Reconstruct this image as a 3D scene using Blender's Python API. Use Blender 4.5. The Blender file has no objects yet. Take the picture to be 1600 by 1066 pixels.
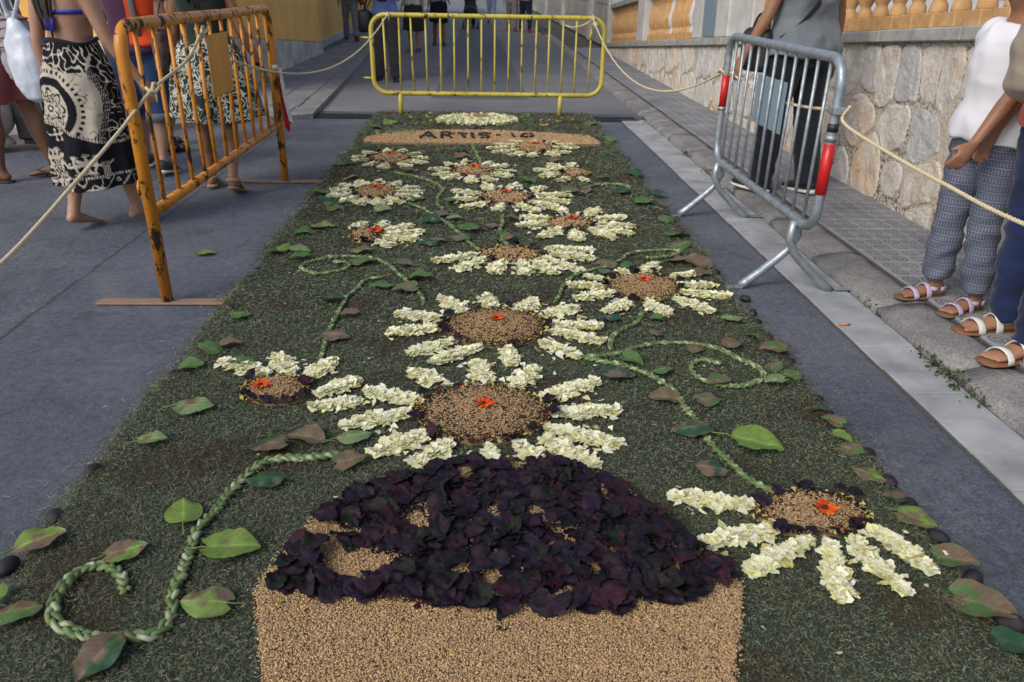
import bpy, bmesh, math, random
import numpy as np
from mathutils import Vector, Matrix, noise as mnoise
R = math.radians
random.seed(7); rng = np.random.default_rng(7)
scene = bpy.context.scene
col = scene.collection

# ------------------------------------------------------------------ camera, sky, light, exposure
CAM_H = 1.35; FPX = 1200.0
fw = Vector((-50/FPX, 560/FPX, -1)).normalized()          # street direction seen in camera axes
ax = Vector((-fw.z, 0, fw.x)).normalized()
az = ax.cross(fw)
ROT = Matrix((ax, fw, az))                                  # camera axes -> world axes
cam_d = bpy.data.cameras.new('camera'); cam = bpy.data.objects.new('camera', cam_d); col.objects.link(cam)
cam.matrix_world = Matrix.Translation((0, 0, CAM_H)) @ ROT.to_4x4()
cam_d.sensor_width = 36; cam_d.lens = 27; cam_d.clip_end = 3000; cam_d.clip_start = 0.05
cam_d.dof.use_dof = True; cam_d.dof.focus_distance = 3.0; cam_d.dof.aperture_fstop = 5.6
scene.camera = cam

w = bpy.data.worlds.new('World'); scene.world = w; w.use_nodes = True
nt = w.node_tree; bg = nt.nodes['Background']
sky = nt.nodes.new('ShaderNodeTexSky'); sky.sky_type = 'NISHITA'; sky.sun_disc = False
SUN_EL, SUN_AZ = 42, 226
sky.sun_elevation = R(SUN_EL); sky.sun_rotation = R(SUN_AZ); sky.dust_density = 2.5; sky.air_density = 1.0
nt.links.new(sky.outputs[0], bg.inputs[0]); bg.inputs[1].default_value = 0.10
sl = bpy.data.lights.new('sun', 'SUN'); sl.energy = 1.0; sl.angle = R(28); sl.color = (1, .95, .88)
so = bpy.data.objects.new('sun', sl); col.objects.link(so)
sd = Vector((math.sin(R(SUN_AZ))*math.cos(R(SUN_EL)), math.cos(R(SUN_AZ))*math.cos(R(SUN_EL)), math.sin(R(SUN_EL))))
so.rotation_euler = (-sd).to_track_quat('-Z', 'Y').to_euler()
vs = scene.view_settings; vs.view_transform = 'Standard'; vs.look = 'None'; vs.gamma = 1; vs.use_curve_mapping = False
vs.exposure = 0.82

# ------------------------------------------------------------------ helpers
def ground_point(px, py, z=0.0):
    """the point at height z of the place that the photograph shows at (px, py)"""
    d = ROT @ Vector(((px-800)/FPX, (533-py)/FPX, -1)); t = (z-CAM_H)/d.z
    return Vector((d.x*t, d.y*t, z))
def side_point(px, py, x):
    d = ROT @ Vector(((px-800)/FPX, (533-py)/FPX, -1)); t = x/d.x
    return Vector((x, d.y*t, CAM_H+d.z*t))
def front_point(px, py, y):
    d = ROT @ Vector(((px-800)/FPX, (533-py)/FPX, -1)); t = y/d.y
    return Vector((d.x*t, y, CAM_H+d.z*t))

def tag(o, label=None, cat=None, group=None, kind=None):
    if label: o['label'] = label
    if cat: o['category'] = cat
    if group: o['group'] = group
    if kind: o['kind'] = kind
    return o
def empty(name, loc=(0, 0, 0), rz=0.0, label=None, cat=None, group=None):
    o = bpy.data.objects.new(name, None); col.objects.link(o); o.location = loc; o.rotation_euler = (0, 0, rz)
    o.empty_display_size = .1
    return tag(o, label, cat, group)
def link(name, me, mat=None, parent=None, loc=None, rot=None, scale=None):
    if mat is not None and not me.materials: me.materials.append(mat)
    o = bpy.data.objects.new(name, me); col.objects.link(o)
    if parent: o.parent = parent
    if loc is not None: o.location = loc
    if rot is not None: o.rotation_euler = rot
    if scale is not None: o.scale = scale if hasattr(scale, '__len__') else (scale,)*3
    return o
def mesh(name, v, f, smooth=False, cols=None):
    me = bpy.data.meshes.new(name); me.from_pydata([tuple(p) for p in v], [], [tuple(q) for q in f]); me.update()
    if smooth: me.polygons.foreach_set('use_smooth', [True]*len(me.polygons))
    if cols is not None: set_cols(me, cols)
    return me
def set_cols(me, cols):
    a = me.color_attributes.new('col', 'FLOAT_COLOR', 'POINT')
    c = np.ones((len(me.vertices), 4), np.float32); c[:, :3] = np.asarray(cols)[:, :3]
    a.data.foreach_set('color', c.ravel())

class MB:
    """collects boxes, tubes and lofts and links them as one mesh"""
    def __init__(s): s.v = []; s.f = []
    def add(s, v, f):
        n = len(s.v); s.v += [Vector(p) for p in v]; s.f += [tuple(i+n for i in q) for q in f]; return s
    def box(s, x0, x1, y0, y1, z0, z1, m=None, bev=0.0):
        bm = bmesh.new(); bmesh.ops.create_cube(bm, size=1)
        for p in bm.verts: p.co = Vector(((x0+x1)/2+p.co.x*(x1-x0), (y0+y1)/2+p.co.y*(y1-y0), (z0+z1)/2+p.co.z*(z1-z0)))
        if bev: bmesh.ops.bevel(bm, geom=bm.edges[:], offset=bev, segments=1, affect='EDGES')
        bm.verts.index_update()
        v = [(m @ p.co) if m else p.co.copy() for p in bm.verts]; f = [[q.index for q in fc.verts] for fc in bm.faces]
        bm.free(); return s.add(v, f)
    def loft(s, rings, cap=True):
        n = len(rings[0]); b = len(s.v)
        for r in rings: s.v += [Vector(p) for p in r]
        for i in range(len(rings)-1):
            for j in range(n):
                k = (j+1) % n
                s.f.append((b+i*n+j, b+i*n+k, b+(i+1)*n+k, b+(i+1)*n+j))
        if cap:
            for i, rev in ((0, True), (len(rings)-1, False)):
                c = len(s.v); s.v.append(sum((Vector(p) for p in rings[i]), Vector())/n)
                for j in range(n):
                    k = (j+1) % n; a, d = b+i*n+j, b+i*n+k
                    s.f.append((c, d, a) if rev else (c, a, d))
        return s
    def tube(s, pts, rad, n=8, side=None, cap=True, closed=False):
        """pts: path; rad: number, list of numbers or list of (a, b) half widths; side: hint for the a axis"""
        pts = [Vector(p) for p in pts]; m = len(pts)
        if not hasattr(rad, '__len__'): rad = [rad]*m
        rings = []; sx = Vector(side) if side is not None else None
        for i, p in enumerate(pts):
            if closed: t = pts[(i+1) % m]-pts[i-1]
            else: t = pts[min(i+1, m-1)]-pts[max(i-1, 0)]
            t = t.normalized() if t.length > 1e-9 else Vector((0, 0, 1))
            if sx is None: sx = t.orthogonal()
            a = sx - t*sx.dot(t)
            if a.length < 1e-5: a = t.orthogonal()
            a.normalize(); b = t.cross(a)
            if side is None: sx = a
            ra, rb = rad[i] if hasattr(rad[i], '__len__') else (rad[i], rad[i])
            rings.append([p + a*(ra*math.cos(2*math.pi*k/n)) + b*(rb*math.sin(2*math.pi*k/n)) for k in range(n)])
        if closed: rings.append(rings[0]); cap = False
        return s.loft(rings, cap)
    def ball(s, c, r, n=10, m=7):
        c = Vector(c); r = r if hasattr(r, '__len__') else (r, r, r)
        rings = []
        for i in range(1, m):
            ph = math.pi*i/m
            rings.append([c+Vector((r[0]*math.sin(ph)*math.cos(2*math.pi*k/n), r[1]*math.sin(ph)*math.sin(2*math.pi*k/n), -r[2]*math.cos(ph))) for k in range(n)])
        b = len(s.v); s.loft(rings, True)
        s.v[-2] = c-Vector((0, 0, r[2])); s.v[-1] = c+Vector((0, 0, r[2])); return s
    def mesh(s, name, smooth=False, cols=None): return mesh(name, s.v, s.f, smooth, cols)
    def build(s, name, mat, parent=None, smooth=False, loc=None, rot=None, cols=None):
        return link(name, s.mesh(name, smooth, cols), mat, parent, loc, rot)

def smooth_path(pts, step=.02):
    """Catmull-Rom through the points, resampled evenly"""
    pts = [Vector(p) for p in pts]; P = [pts[0]*2-pts[1]]+pts+[pts[-1]*2-pts[-2]]; out = []
    for i in range(1, len(P)-2):
        for k in range(12):
            t = k/12; a, b, c, d = P[i-1], P[i], P[i+1], P[i+2]
            out.append(.5*((2*b)+(c-a)*t+(2*a-5*b+4*c-d)*t*t+(3*b-a-3*c+d)*t**3))
    out.append(pts[-1]); res = [out[0]]; acc = 0
    for i in range(1, len(out)):
        seg = out[i]-out[i-1]; L = seg.length
        while acc+L >= step:
            q = (step-acc)/max(L, 1e-9); p = out[i]-seg*(1-q); res.append(p.copy()); seg = out[i]-p; L = seg.length; acc = 0
        acc += L
    return res

# ---- materials
def mat_new(name):
    m = bpy.data.materials.new(name); m.use_nodes = True
    return m, m.node_tree, m.node_tree.nodes['Principled BSDF']
def N(t, ty, **kw):
    n = t.nodes.new(ty)
    for k, v in kw.items():
        if k in n.inputs: n.inputs[k].default_value = v
        else: setattr(n, k, v)
    return n
def ramp(t, src, stops):
    r = t.nodes.new('ShaderNodeValToRGB'); e = r.color_ramp.elements
    while len(e) < len(stops): e.new(.5)
    for x, (p, c) in zip(e, stops):
        x.position = p; x.color = (*c, 1) if hasattr(c, '__len__') else (c, c, c, 1)
    t.links.new(src, r.inputs[0]); return r.outputs[0]
def mixc(t, f, a, b, mode='MIX'):
    m = t.nodes.new('ShaderNodeMix'); m.data_type = 'RGBA'; m.blend_type = mode
    for s, v in ((m.inputs[0], f), (m.inputs[6], a), (m.inputs[7], b)):
        if hasattr(v, 'links'): t.links.new(v, s)
        elif hasattr(v, '__len__'): s.default_value = (*v, 1)
        else: s.default_value = v
    return m.outputs[2]
def math_(t, op, a, b=0.0, c=0.0):
    m = t.nodes.new('ShaderNodeMath'); m.operation = op
    for s, v in zip(m.inputs, (a, b, c)):
        if hasattr(v, 'links'): t.links.new(v, s)
        else: s.default_value = v
    return m.outputs[0]
def coords(t, kind='Object', scale=(1, 1, 1), loc=(0, 0, 0)):
    c = t.nodes.new('ShaderNodeTexCoord'); mp = t.nodes.new('ShaderNodeMapping'); mp.inputs['Scale'].default_value = scale
    mp.inputs['Location'].default_value = loc
    t.links.new(c.outputs[kind], mp.inputs[0]); return mp.outputs[0]
def noise_(t, vec, s, detail=4, rough=.55, dist=0.0):
    n = N(t, 'ShaderNodeTexNoise', Scale=s, Detail=detail, Roughness=rough, Distortion=dist); t.links.new(vec, n.inputs['Vector']); return n.outputs[0]
def bump(t, b, h, strength=.3, dist=.01):
    n = N(t, 'ShaderNodeBump', Strength=strength, Distance=dist); t.links.new(h, n.inputs['Height']); t.links.new(n.outputs[0], b.inputs['Normal'])
def world_pos(t):
    g = t.nodes.new('ShaderNodeNewGeometry'); return g.outputs['Position']

def m_simple(name, c1, c2=None, scale=12, rough=.7, bmp=.2, bd=.004, metal=0.0, detail=5, spec=None, pos=False):
    m, t, b = mat_new(name); vec = world_pos(t) if pos else coords(t)
    n = noise_(t, vec, scale, detail)
    c2 = c2 or tuple(x*.72 for x in c1)
    t.links.new(ramp(t, n, [(.32, c2), (.68, c1)]), b.inputs['Base Color'])
    b.inputs['Roughness'].default_value = rough; b.inputs['Metallic'].default_value = metal
    if spec is not None: b.inputs['Specular IOR Level'].default_value = spec
    if bmp: bump(t, b, noise_(t, vec, scale*4, 3), bmp, bd)
    return m
def m_attr(name, rough=.7, trans=0.0, grain=0.0, spec=.3, gscale=60):
    m, t, b = mat_new(name); a = t.nodes.new('ShaderNodeAttribute'); a.attribute_name = 'col'
    c = a.outputs['Color']
    if grain:
        n = noise_(t, coords(t), gscale, 3); c = mixc(t, 1.0, c, ramp(t, n, [(.3, 1-grain), (.7, 1.0)]), 'MULTIPLY')
    t.links.new(c, b.inputs['Base Color']); b.inputs['Roughness'].default_value = rough; b.inputs['Specular IOR Level'].default_value = spec
    if trans:
        tr = t.nodes.new('ShaderNodeBsdfTranslucent'); t.links.new(c, tr.inputs[0]); ms = t.nodes.new('ShaderNodeMixShader'); ms.inputs[0].default_value = trans
        o = t.nodes['Material Output']; t.links.new(b.outputs[0], ms.inputs[1]); t.links.new(tr.outputs[0], ms.inputs[2]); t.links.new(ms.outputs[0], o.inputs[0])
    return m
def m_cloth(name, c, var=.25, rough=.85, scale=7, weave=420):
    m, t, b = mat_new(name); vec = coords(t)
    n = noise_(t, vec, scale, 4)
    t.links.new(ramp(t, n, [(.3, tuple(x*(1-var) for x in c)), (.7, c)]), b.inputs['Base Color'])
    b.inputs['Roughness'].default_value = rough; b.inputs['Specular IOR Level'].default_value = .2
    b.inputs['Sheen Weight'].default_value = .15
    bump(t, b, noise_(t, vec, weave, 2), .25, .001)
    return m
def m_skin(name, c):
    m, t, b = mat_new(name); vec = coords(t); n = noise_(t, vec, 9, 5); n2 = noise_(t, vec, 60, 3)
    base = ramp(t, n, [(.3, (c[0]*.82, c[1]*.72, c[2]*.7)), (.7, c)])
    t.links.new(mixc(t, .25, base, ramp(t, n2, [(.35, tuple(x*.7 for x in c)), (.65, c)])), b.inputs['Base Color'])
    b.inputs['Roughness'].default_value = .5; b.inputs['Subsurface Weight'].default_value = .12; b.inputs['Subsurface Radius'].default_value = (.01, .004, .002)
    bump(t, b, n2, .15, .002)
    return m
def m_paint(name, paint, rust, amount=.5, scale=14, rough=.42, stretch=(1, 1, .45)):
    """worn paint over rusty tube"""
    m, t, b = mat_new(name); vec = coords(t, 'Object', stretch)
    n = noise_(t, vec, scale, 8, .68, .4); n2 = noise_(t, vec, scale*5, 5, .6)
    msk = ramp(t, math_(t, 'ADD', math_(t, 'MULTIPLY', n, .75), math_(t, 'MULTIPLY', n2, .25)), [(amount, 0.0), (amount+.025, 1.0)])
    n3 = noise_(t, vec, 5, 3)
    pc = ramp(t, n3, [(.3, tuple(x*.68 for x in paint)), (.7, paint)])
    rc = ramp(t, n2, [(.3, tuple(x*.4 for x in rust)), (.7, rust)])
    t.links.new(mixc(t, msk, pc, rc), b.inputs['Base Color'])
    t.links.new(ramp(t, msk, [(0, rough), (1, .85)]), b.inputs['Roughness'])
    bump(t, b, math_(t, 'SUBTRACT', 1.0, msk), .35, .002)
    return m

M = {}
# asphalt road: older coarse lane left of a seam, a joint line, fine pale flecks, oily blotches
m, t, b = mat_new('asphalt'); P = world_pos(t)
sep = t.nodes.new('ShaderNodeSeparateXYZ'); t.links.new(P, sep.inputs[0])
fine = noise_(t, P, 135, 6, .8); mid = noise_(t, P, 30, 5, .65); big = noise_(t, P, 1.6, 6, .62, .4)
base = ramp(t, big, [(.28, (.062, .076, .1)), (.5, (.088, .103, .13)), (.75, (.122, .135, .16))])
base = mixc(t, .55, base, ramp(t, fine, [(.33, (.22, .22, .24)), (.5, (.95, .95, .95)), (.66, (2.1, 2.08, 2.05))]), 'MULTIPLY')
base = mixc(t, .5, base, ramp(t, mid, [(.32, .42), (.68, 1.6)]), 'MULTIPLY')
wob = math_(t, 'MULTIPLY', noise_(t, P, 5, 4), .05)
xs = math_(t, 'ADD', sep.outputs[0], wob)
old = ramp(t, math_(t, 'ADD', math_(t, 'MULTIPLY', xs, -1.0), -1.42), [(.5, 0.0), (.505, 1.0)])
coarse = ramp(t, noise_(t, P, 85, 5, .8), [(.36, (.4, .41, .43)), (.66, (2.0, 1.92, 1.85))])
base = mixc(t, math_(t, 'MULTIPLY', old, .75), base, mixc(t, 1.0, base, coarse, 'MULTIPLY'))
rgt = ramp(t, math_(t, 'ADD', sep.outputs[0], -.7), [(.5, 0.0), (.52, 1.0)])      # coarse strip beside the gutter
base = mixc(t, math_(t, 'MULTIPLY', rgt, .7), base, mixc(t, 1.0, base, coarse, 'MULTIPLY'))
seam = ramp(t, math_(t, 'ABSOLUTE', math_(t, 'ADD', xs, 1.93)), [(.004, 1.0), (.013, 0.0)])
base = mixc(t, math_(t, 'MULTIPLY', seam, .75), base, (.022, .024, .028))
vor = N(t, 'ShaderNodeTexVoronoi', Scale=3.3, Randomness=1.0); t.links.new(P, vor.inputs['Vector'])
fleck = ramp(t, math_(t, 'ADD', vor.outputs[0], math_(t, 'MULTIPLY', noise_(t, P, 40, 3), .06)), [(.055, 1.0), (.068, 0.0)])
base = mixc(t, math_(t, 'MULTIPLY', fleck, .55), base, (.45, .46, .47))
stain = ramp(t, noise_(t, P, 2.7, 7, .7, .8), [(.55, 0.0), (.66, 1.0)]); base = mixc(t, math_(t, 'MULTIPLY', stain, .55), base, (.035, .04, .05))
pale = ramp(t, noise_(t, P, 1.1, 8, .72, 1.2), [(.5, 0.0), (.68, 1.0)]); base = mixc(t, math_(t, 'MULTIPLY', pale, .45), base, (.19, .2, .215))
vor2 = N(t, 'ShaderNodeTexVoronoi', Scale=11.0, Randomness=1.0); t.links.new(P, vor2.inputs['Vector'])
fl2 = ramp(t, math_(t, 'ADD', vor2.outputs[0], math_(t, 'MULTIPLY', noise_(t, P, 6, 3), .3)), [(.15, 1.0), (.18, 0.0)]); base = mixc(t, math_(t, 'MULTIPLY', fl2, .4), base, (.4, .41, .42))
t.links.new(base, b.inputs['Base Color']); b.inputs['Roughness'].default_value = .82
bump(t, b, math_(t, 'ADD', fine, math_(t, 'MULTIPLY', coarse, .3)), .8, .006); M['asphalt'] = m

m, t, b = mat_new('old_road'); P = world_pos(t)
base = ramp(t, noise_(t, P, .9, 6, .6), [(.3, (.125, .127, .134)), (.7, (.19, .188, .188))])
base = mixc(t, .5, base, ramp(t, noise_(t, P, 160, 3, .7), [(.3, .55), (.7, 1.4)]), 'MULTIPLY')
t.links.new(base, b.inputs['Base Color']); b.inputs['Roughness'].default_value = .85; bump(t, b, noise_(t, P, 160, 3), .4, .004); M['old_road'] = m
M['patch'] = m_simple('patched_asphalt', (.108, .112, .12), (.08, .084, .092), 90, .8, .5, .004, pos=True)
M['gutter'] = m_simple('pale_gutter_concrete', (.38, .395, .405), (.2, .212, .222), 4.5, .8, .5, .004, detail=12, pos=True)
M['joint'] = m_simple('dark_joint_dirt', (.1, .095, .085), (.05, .05, .045), 40, .95, .5, pos=True)
m, t, b = mat_new('granite_kerb'); P = world_pos(t)
base = ramp(t, noise_(t, P, 5, 6, .6), [(.3, (.13, .128, .126)), (.7, (.26, .25, .24))])
base = mixc(t, .7, base, ramp(t, noise_(t, P, 95, 5, .8), [(.36, .35), (.64, 1.7)]), 'MULTIPLY')
t.links.new(base, b.inputs['Base Color']); b.inputs['Roughness'].default_value = .8; bump(t, b, noise_(t, P, 120, 4), .7, .006); M['kerb'] = m
# four-ring pavement tile
m, t, b = mat_new('ring_tile'); v = coords(t, 'Generated', (2, 2, 1)); P = world_pos(t)
fr = t.nodes.new('ShaderNodeVectorMath'); fr.operation = 'FRACTION'; t.links.new(v, fr.inputs[0])
sb = t.nodes.new('ShaderNodeVectorMath'); sb.operation = 'SUBTRACT'; t.links.new(fr.outputs[0], sb.inputs[0]); sb.inputs[1].default_value = (.5, .5, 0)
ml = t.nodes.new('ShaderNodeVectorMath'); ml.operation = 'MULTIPLY'; t.links.new(sb.outputs[0], ml.inputs[0]); ml.inputs[1].default_value = (1, 1, 0)
ln = t.nodes.new('ShaderNodeVectorMath'); ln.operation = 'LENGTH'; t.links.new(ml.outputs[0], ln.inputs[0])
ring = math_(t, 'ABSOLUTE', math_(t, 'SUBTRACT', math_(t, 'ABSOLUTE', math_(t, 'SUBTRACT', ln.outputs['Value'], .27)), .10))
groove = ramp(t, ring, [(.02, 0.0), (.07, 1.0)])
base = ramp(t, noise_(t, P, 3.5, 6, .6), [(.3, (.16, .168, .18)), (.7, (.27, .275, .285))])
base = mixc(t, .5, base, ramp(t, noise_(t, P, 170, 3, .7), [(.3, .6), (.7, 1.35)]), 'MULTIPLY')
base = mixc(t, .8, base, ramp(t, groove, [(0, .5), (1, 1.08)]), 'MULTIPLY')      # darker in the pressed grooves
oi = t.nodes.new('ShaderNodeObjectInfo'); base = mixc(t, .6, base, ramp(t, oi.outputs['Random'], [(0, .78), (1, 1.18)]), 'MULTIPLY')
t.links.new(base, b.inputs['Base Color']); b.inputs['Roughness'].default_value = .7; bump(t, b, groove, .8, .004); M['tile'] = m
m, t, b = mat_new('grey_paver'); P = world_pos(t)
base = ramp(t, noise_(t, P, 2.2, 6, .6), [(.3, (.15, .15, .16)), (.7, (.25, .245, .245))])
oi = t.nodes.new('ShaderNodeObjectInfo'); base = mixc(t, .8, base, ramp(t, oi.outputs['Random'], [(0, (.78, .78, .8)), (.85, (1.05, 1.05, 1.05)), (1, (1.5, 1.25, 1.15))]), 'MULTIPLY')
t.links.new(base, b.inputs['Base Color']); b.inputs['Roughness'].default_value = .8; bump(t, b, noise_(t, P, 90, 3), .4, .004); M['paver'] = m
# rubble stone
m, t, b = mat_new('rubble_stone'); P = world_pos(t); oi = t.nodes.new('ShaderNodeObjectInfo')
base = ramp(t, noise_(t, P, 6, 7, .65), [(.28, (.48, .46, .425)), (.5, (.66, .64, .6)), (.72, (.76, .75, .72))])
base = mixc(t, .8, base, ramp(t, oi.outputs['Random'], [(0, (.8, .82, .86)), (.55, (1, 1, 1)), (.85, (1.05, .99, .9)), (1, (1.08, .9, .72))]), 'MULTIPLY')
och = ramp(t, noise_(t, P, 2.1, 4), [(.52, 0.0), (.68, .7)]); base = mixc(t, och, base, mixc(t, 1.0, base, (1.1, .74, .46), 'MULTIPLY'))
base = mixc(t, .5, base, ramp(t, noise_(t, P, 75, 5, .8), [(.34, .45), (.66, 1.5)]), 'MULTIPLY')
t.links.new(base, b.inputs['Base Color']); b.inputs['Roughness'].default_value = .9; bump(t, b, noise_(t, P, 40, 7, .75), 1.0, .02); M['stone'] = m
m, t, b = mat_new('pebbly_mortar'); P = world_pos(t)
vor = N(t, 'ShaderNodeTexVoronoi', Scale=48, Randomness=1.0); t.links.new(P, vor.inputs['Vector'])
base = ramp(t, vor.outputs[0], [(.12, (.56, .51, .44)), (.46, (.48, .42, .34)), (.64, (.12, .1, .08))])
base = mixc(t, ramp(t, noise_(t, P, 4, 4), [(.4, 0.0), (.6, .75)]), base, (.5, .44, .36))
t.links.new(base, b.inputs['Base Color']); b.inputs['Roughness'].default_value = .95; bump(t, b, vor.outputs[0], -1.0, .015); M['mortar'] = m
M['coping'] = m_simple('weathered_coping', (.40, .395, .375), (.24, .24, .23), 8, .85, .5, .006, detail=9, pos=True)
M['white_pier'] = m_simple('stained_white_render', (.56, .55, .53), (.4, .4, .39), 4, .85, .3, detail=8, pos=True)
M['terracotta'] = m_simple('ochre_baluster', (.56, .34, .15), (.4, .23, .1), 14, .8, .35, detail=6, pos=True)
M['white_baluster'] = m_simple('bare_white_baluster', (.6, .6, .6), (.42, .43, .44), 14, .8, .3)
M['yellow_wall'] = m_simple('yellow_render', (.88, .5, .13), (.76, .41, .1), 2.2, .9, .3, .004, detail=7, pos=True)
M['plinth'] = m_simple('stained_plinth', (.62, .585, .53), (.34, .3, .245), 3.2, .88, .4, .006, detail=9, pos=True)
M['garden_wall'] = m_simple('grey_boarded_wall', (.40, .385, .36), (.27, .26, .245), 3, .9, .3, detail=8, pos=True)
M['house'] = m_simple('white_house_render', (.7, .71, .72), (.6, .61, .63), 3, .85, .2, pos=True)
M['glass'] = m_simple('window_glass', (.03, .035, .04), None, 2, .08, 0)
M['iron'] = m_simple('cast_iron', (.045, .043, .042), (.02, .02, .02), 30, .6, .4, metal=.6)
M['dark'] = m_simple('drain_shade_black', (.01, .01, .011), None, 20, .9, 0)  # near-black colour stands in for the shade down in the drain
M['orange_paint'] = m_paint('chipped_orange_paint', (.62, .235, .016), (.055, .026, .014), .53, 19)
M['orange_plate'] = m_paint('orange_sign_paint', (.66, .29, .018), (.3, .1, .02), .66, 9)
M['yellow_paint'] = m_paint('chipped_yellow_paint', (.56, .47, .07), (.13, .04, .018), .565, 16)
m, t, b = mat_new('galvanised_steel'); vec = coords(t); n = noise_(t, vec, 26, 6, .6)
t.links.new(ramp(t, n, [(.3, (.21, .25, .29)), (.7, (.40, .45, .49))]), b.inputs['Base Color']); b.inputs['Metallic'].default_value = .55
t.links.new(ramp(t, n, [(.3, .55), (.7, .36)]), b.inputs['Roughness']); bump(t, b, noise_(t, vec, 70, 4), .15, .002); M['galv'] = m
M['plate_grey'] = m_simple('dull_blue_plate', (.2, .27, .33), (.16, .22, .27), 6, .55, .1)
M['red_tape'] = m_simple('red_reflective_tape', (.56, .012, .014), (.42, .01, .01), 20, .35, .1)
M['white_tape'] = m_simple('white_tape', (.68, .68, .66), (.55, .55, .53), 30, .4, .1)
M['black_tape'] = m_simple('black_sticker', (.02, .02, .022), None, 30, .5, .1)
M['rope'] = m_simple('cream_rope', (.66, .57, .38), (.48, .4, .25), 180, .9, .5, .002)
M['wood'] = m_simple('flat_foot_bar', (.3, .17, .1), (.2, .15, .12), 25, .7, .4, detail=7)
M['grass'] = m_attr('cut_grass', .75, .12, 0, .25)
m, t, b = mat_new('grass_bed'); P = world_pos(t)
c1 = ramp(t, noise_(t, P, 120, 4, .7), [(.25, (.008, .012, .008)), (.5, (.03, .042, .024)), (.75, (.065, .08, .045))])
c2 = ramp(t, noise_(t, P, 90, 4, .7), [(.25, (.014, .01, .006)), (.7, (.075, .055, .03))])
t.links.new(mixc(t, ramp(t, noise_(t, P, 2.6, 5, .65), [(.58, 0.0), (.72, .6)]), c1, c2), b.inputs['Base Color']); b.inputs['Roughness'].default_value = .9
bump(t, b, noise_(t, P, 150, 3), 1, .012); M['bed'] = m
M['grain'] = m_attr('husked_grain', .6, 0, 0, .35)
M['petal'] = m_attr('cream_petals', .6, .22, 0, .25)
m = m_attr('leaf_blade', .42, .12, .35, .45, 55); t = m.node_tree; b = t.nodes['Principled BSDF']; a = t.nodes.new('ShaderNodeAttribute'); a.attribute_name = 'luv'
sp = t.nodes.new('ShaderNodeSeparateColor'); t.links.new(a.outputs['Color'], sp.inputs[0])
ph = math_(t, 'FRACT', math_(t, 'MULTIPLY', math_(t, 'SUBTRACT', sp.outputs[0], math_(t, 'MULTIPLY', sp.outputs[1], .24)), 8.0))
vein = math_(t, 'MAXIMUM', ramp(t, math_(t, 'ABSOLUTE', math_(t, 'SUBTRACT', ph, .5)), [(.03, .8), (.09, 0.0)]), ramp(t, sp.outputs[1], [(.03, 1.0), (.08, 0.0)]))
src = b.inputs['Base Color'].links[0].from_socket; t.links.new(mixc(t, math_(t, 'MULTIPLY', vein, .4), src, mixc(t, 1.0, src, (1.9, 1.75, 1.5), 'MULTIPLY')), b.inputs['Base Color']); bump(t, b, vein, -.5, .004); M['leaf'] = m
M['purple'] = m_attr('purple_leaf_blade', .68, .0, .45, .18, 70)
M['vine'] = m_attr('plaited_stem', .5, .05, .3, .4, 90)
M['bloom'] = m_attr('orange_bloom', .55, .15, 0, .3)
M['pod'] = m_simple('dark_pod', (.02, .014, .022), (.01, .008, .012), 40, .5, .4)
M['weed'] = m_attr('weed_leaves', .6, .15)

def scatter_mesh(name, temps, pos, mats3, cols, shade=None, pick=None):
    """many small copies of template meshes in one mesh; temps: list of (verts kx3, tris mx3, tint k)"""
    V = []; F = []; C = []; base = 0
    pick = rng.integers(0, len(temps), len(pos)) if pick is None else pick
    for ti, (tv, tf, tt) in enumerate(temps):
        idx = np.nonzero(pick == ti)[0]
        if not len(idx): continue
        v = np.einsum('nij,kj->nki', mats3[idx], tv)+pos[idx][:, None, :]
        c = cols[idx][:, None, :]*tt[None, :, None] if tt.ndim == 1 else cols[idx][:, None, :]*tt[None]
        n, k = len(idx), len(tv)
        f = tf[None]+(np.arange(n)*k)[:, None, None]+base
        V.append(v.reshape(-1, 3)); C.append(c.reshape(-1, 3)); F.append(f.reshape(-1, 3)); base += n*k
    V = np.concatenate(V); F = np.concatenate(F); C = np.concatenate(C)
    me = bpy.data.meshes.new(name); me.vertices.add(len(V)); me.vertices.foreach_set('co', V.astype(np.float32).ravel())
    me.loops.add(F.size); me.loops.foreach_set('vertex_index', F.astype(np.int32).ravel())
    me.polygons.add(len(F)); me.polygons.foreach_set('loop_start', np.arange(0, F.size, 3, dtype=np.int32)); me.update(calc_edges=True)
    set_cols(me, np.clip(C, 0, 1)); return me
def euler_mats(rz, rx, ry, s):
    """yaw * tilt * roll, with per-item scale (n or nx3)"""
    n = len(rz); cz, sz, cx, sx, cy, sy = np.cos(rz), np.sin(rz), np.cos(rx), np.sin(rx), np.cos(ry), np.sin(ry)
    Z = np.zeros((n, 3, 3)); Z[:, 0, 0] = cz; Z[:, 0, 1] = -sz; Z[:, 1, 0] = sz; Z[:, 1, 1] = cz; Z[:, 2, 2] = 1
    X = np.zeros((n, 3, 3)); X[:, 0, 0] = 1; X[:, 1, 1] = cx; X[:, 1, 2] = -sx; X[:, 2, 1] = sx; X[:, 2, 2] = cx
    Y = np.zeros((n, 3, 3)); Y[:, 1, 1] = 1; Y[:, 0, 0] = cy; Y[:, 0, 2] = sy; Y[:, 2, 0] = -sy; Y[:, 2, 2] = cy
    m = Z @ X @ Y; s = np.asarray(s); s = np.repeat(s[:, None], 3, 1) if s.ndim == 1 else s
    return m*s[:, None, :]
def in_poly(pts, poly):
    x, y = pts[:, 0], pts[:, 1]; inside = np.zeros(len(pts), bool); n = len(poly)
    for i in range(n):
        x0, y0 = poly[i][:2]; x1, y1 = poly[(i+1) % n][:2]
        c = ((y0 > y) != (y1 > y)) & (x < (x1-x0)*(y-y0)/((y1-y0) if abs(y1-y0) > 1e-12 else 1e-12)+x0); inside ^= c
    return inside
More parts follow.
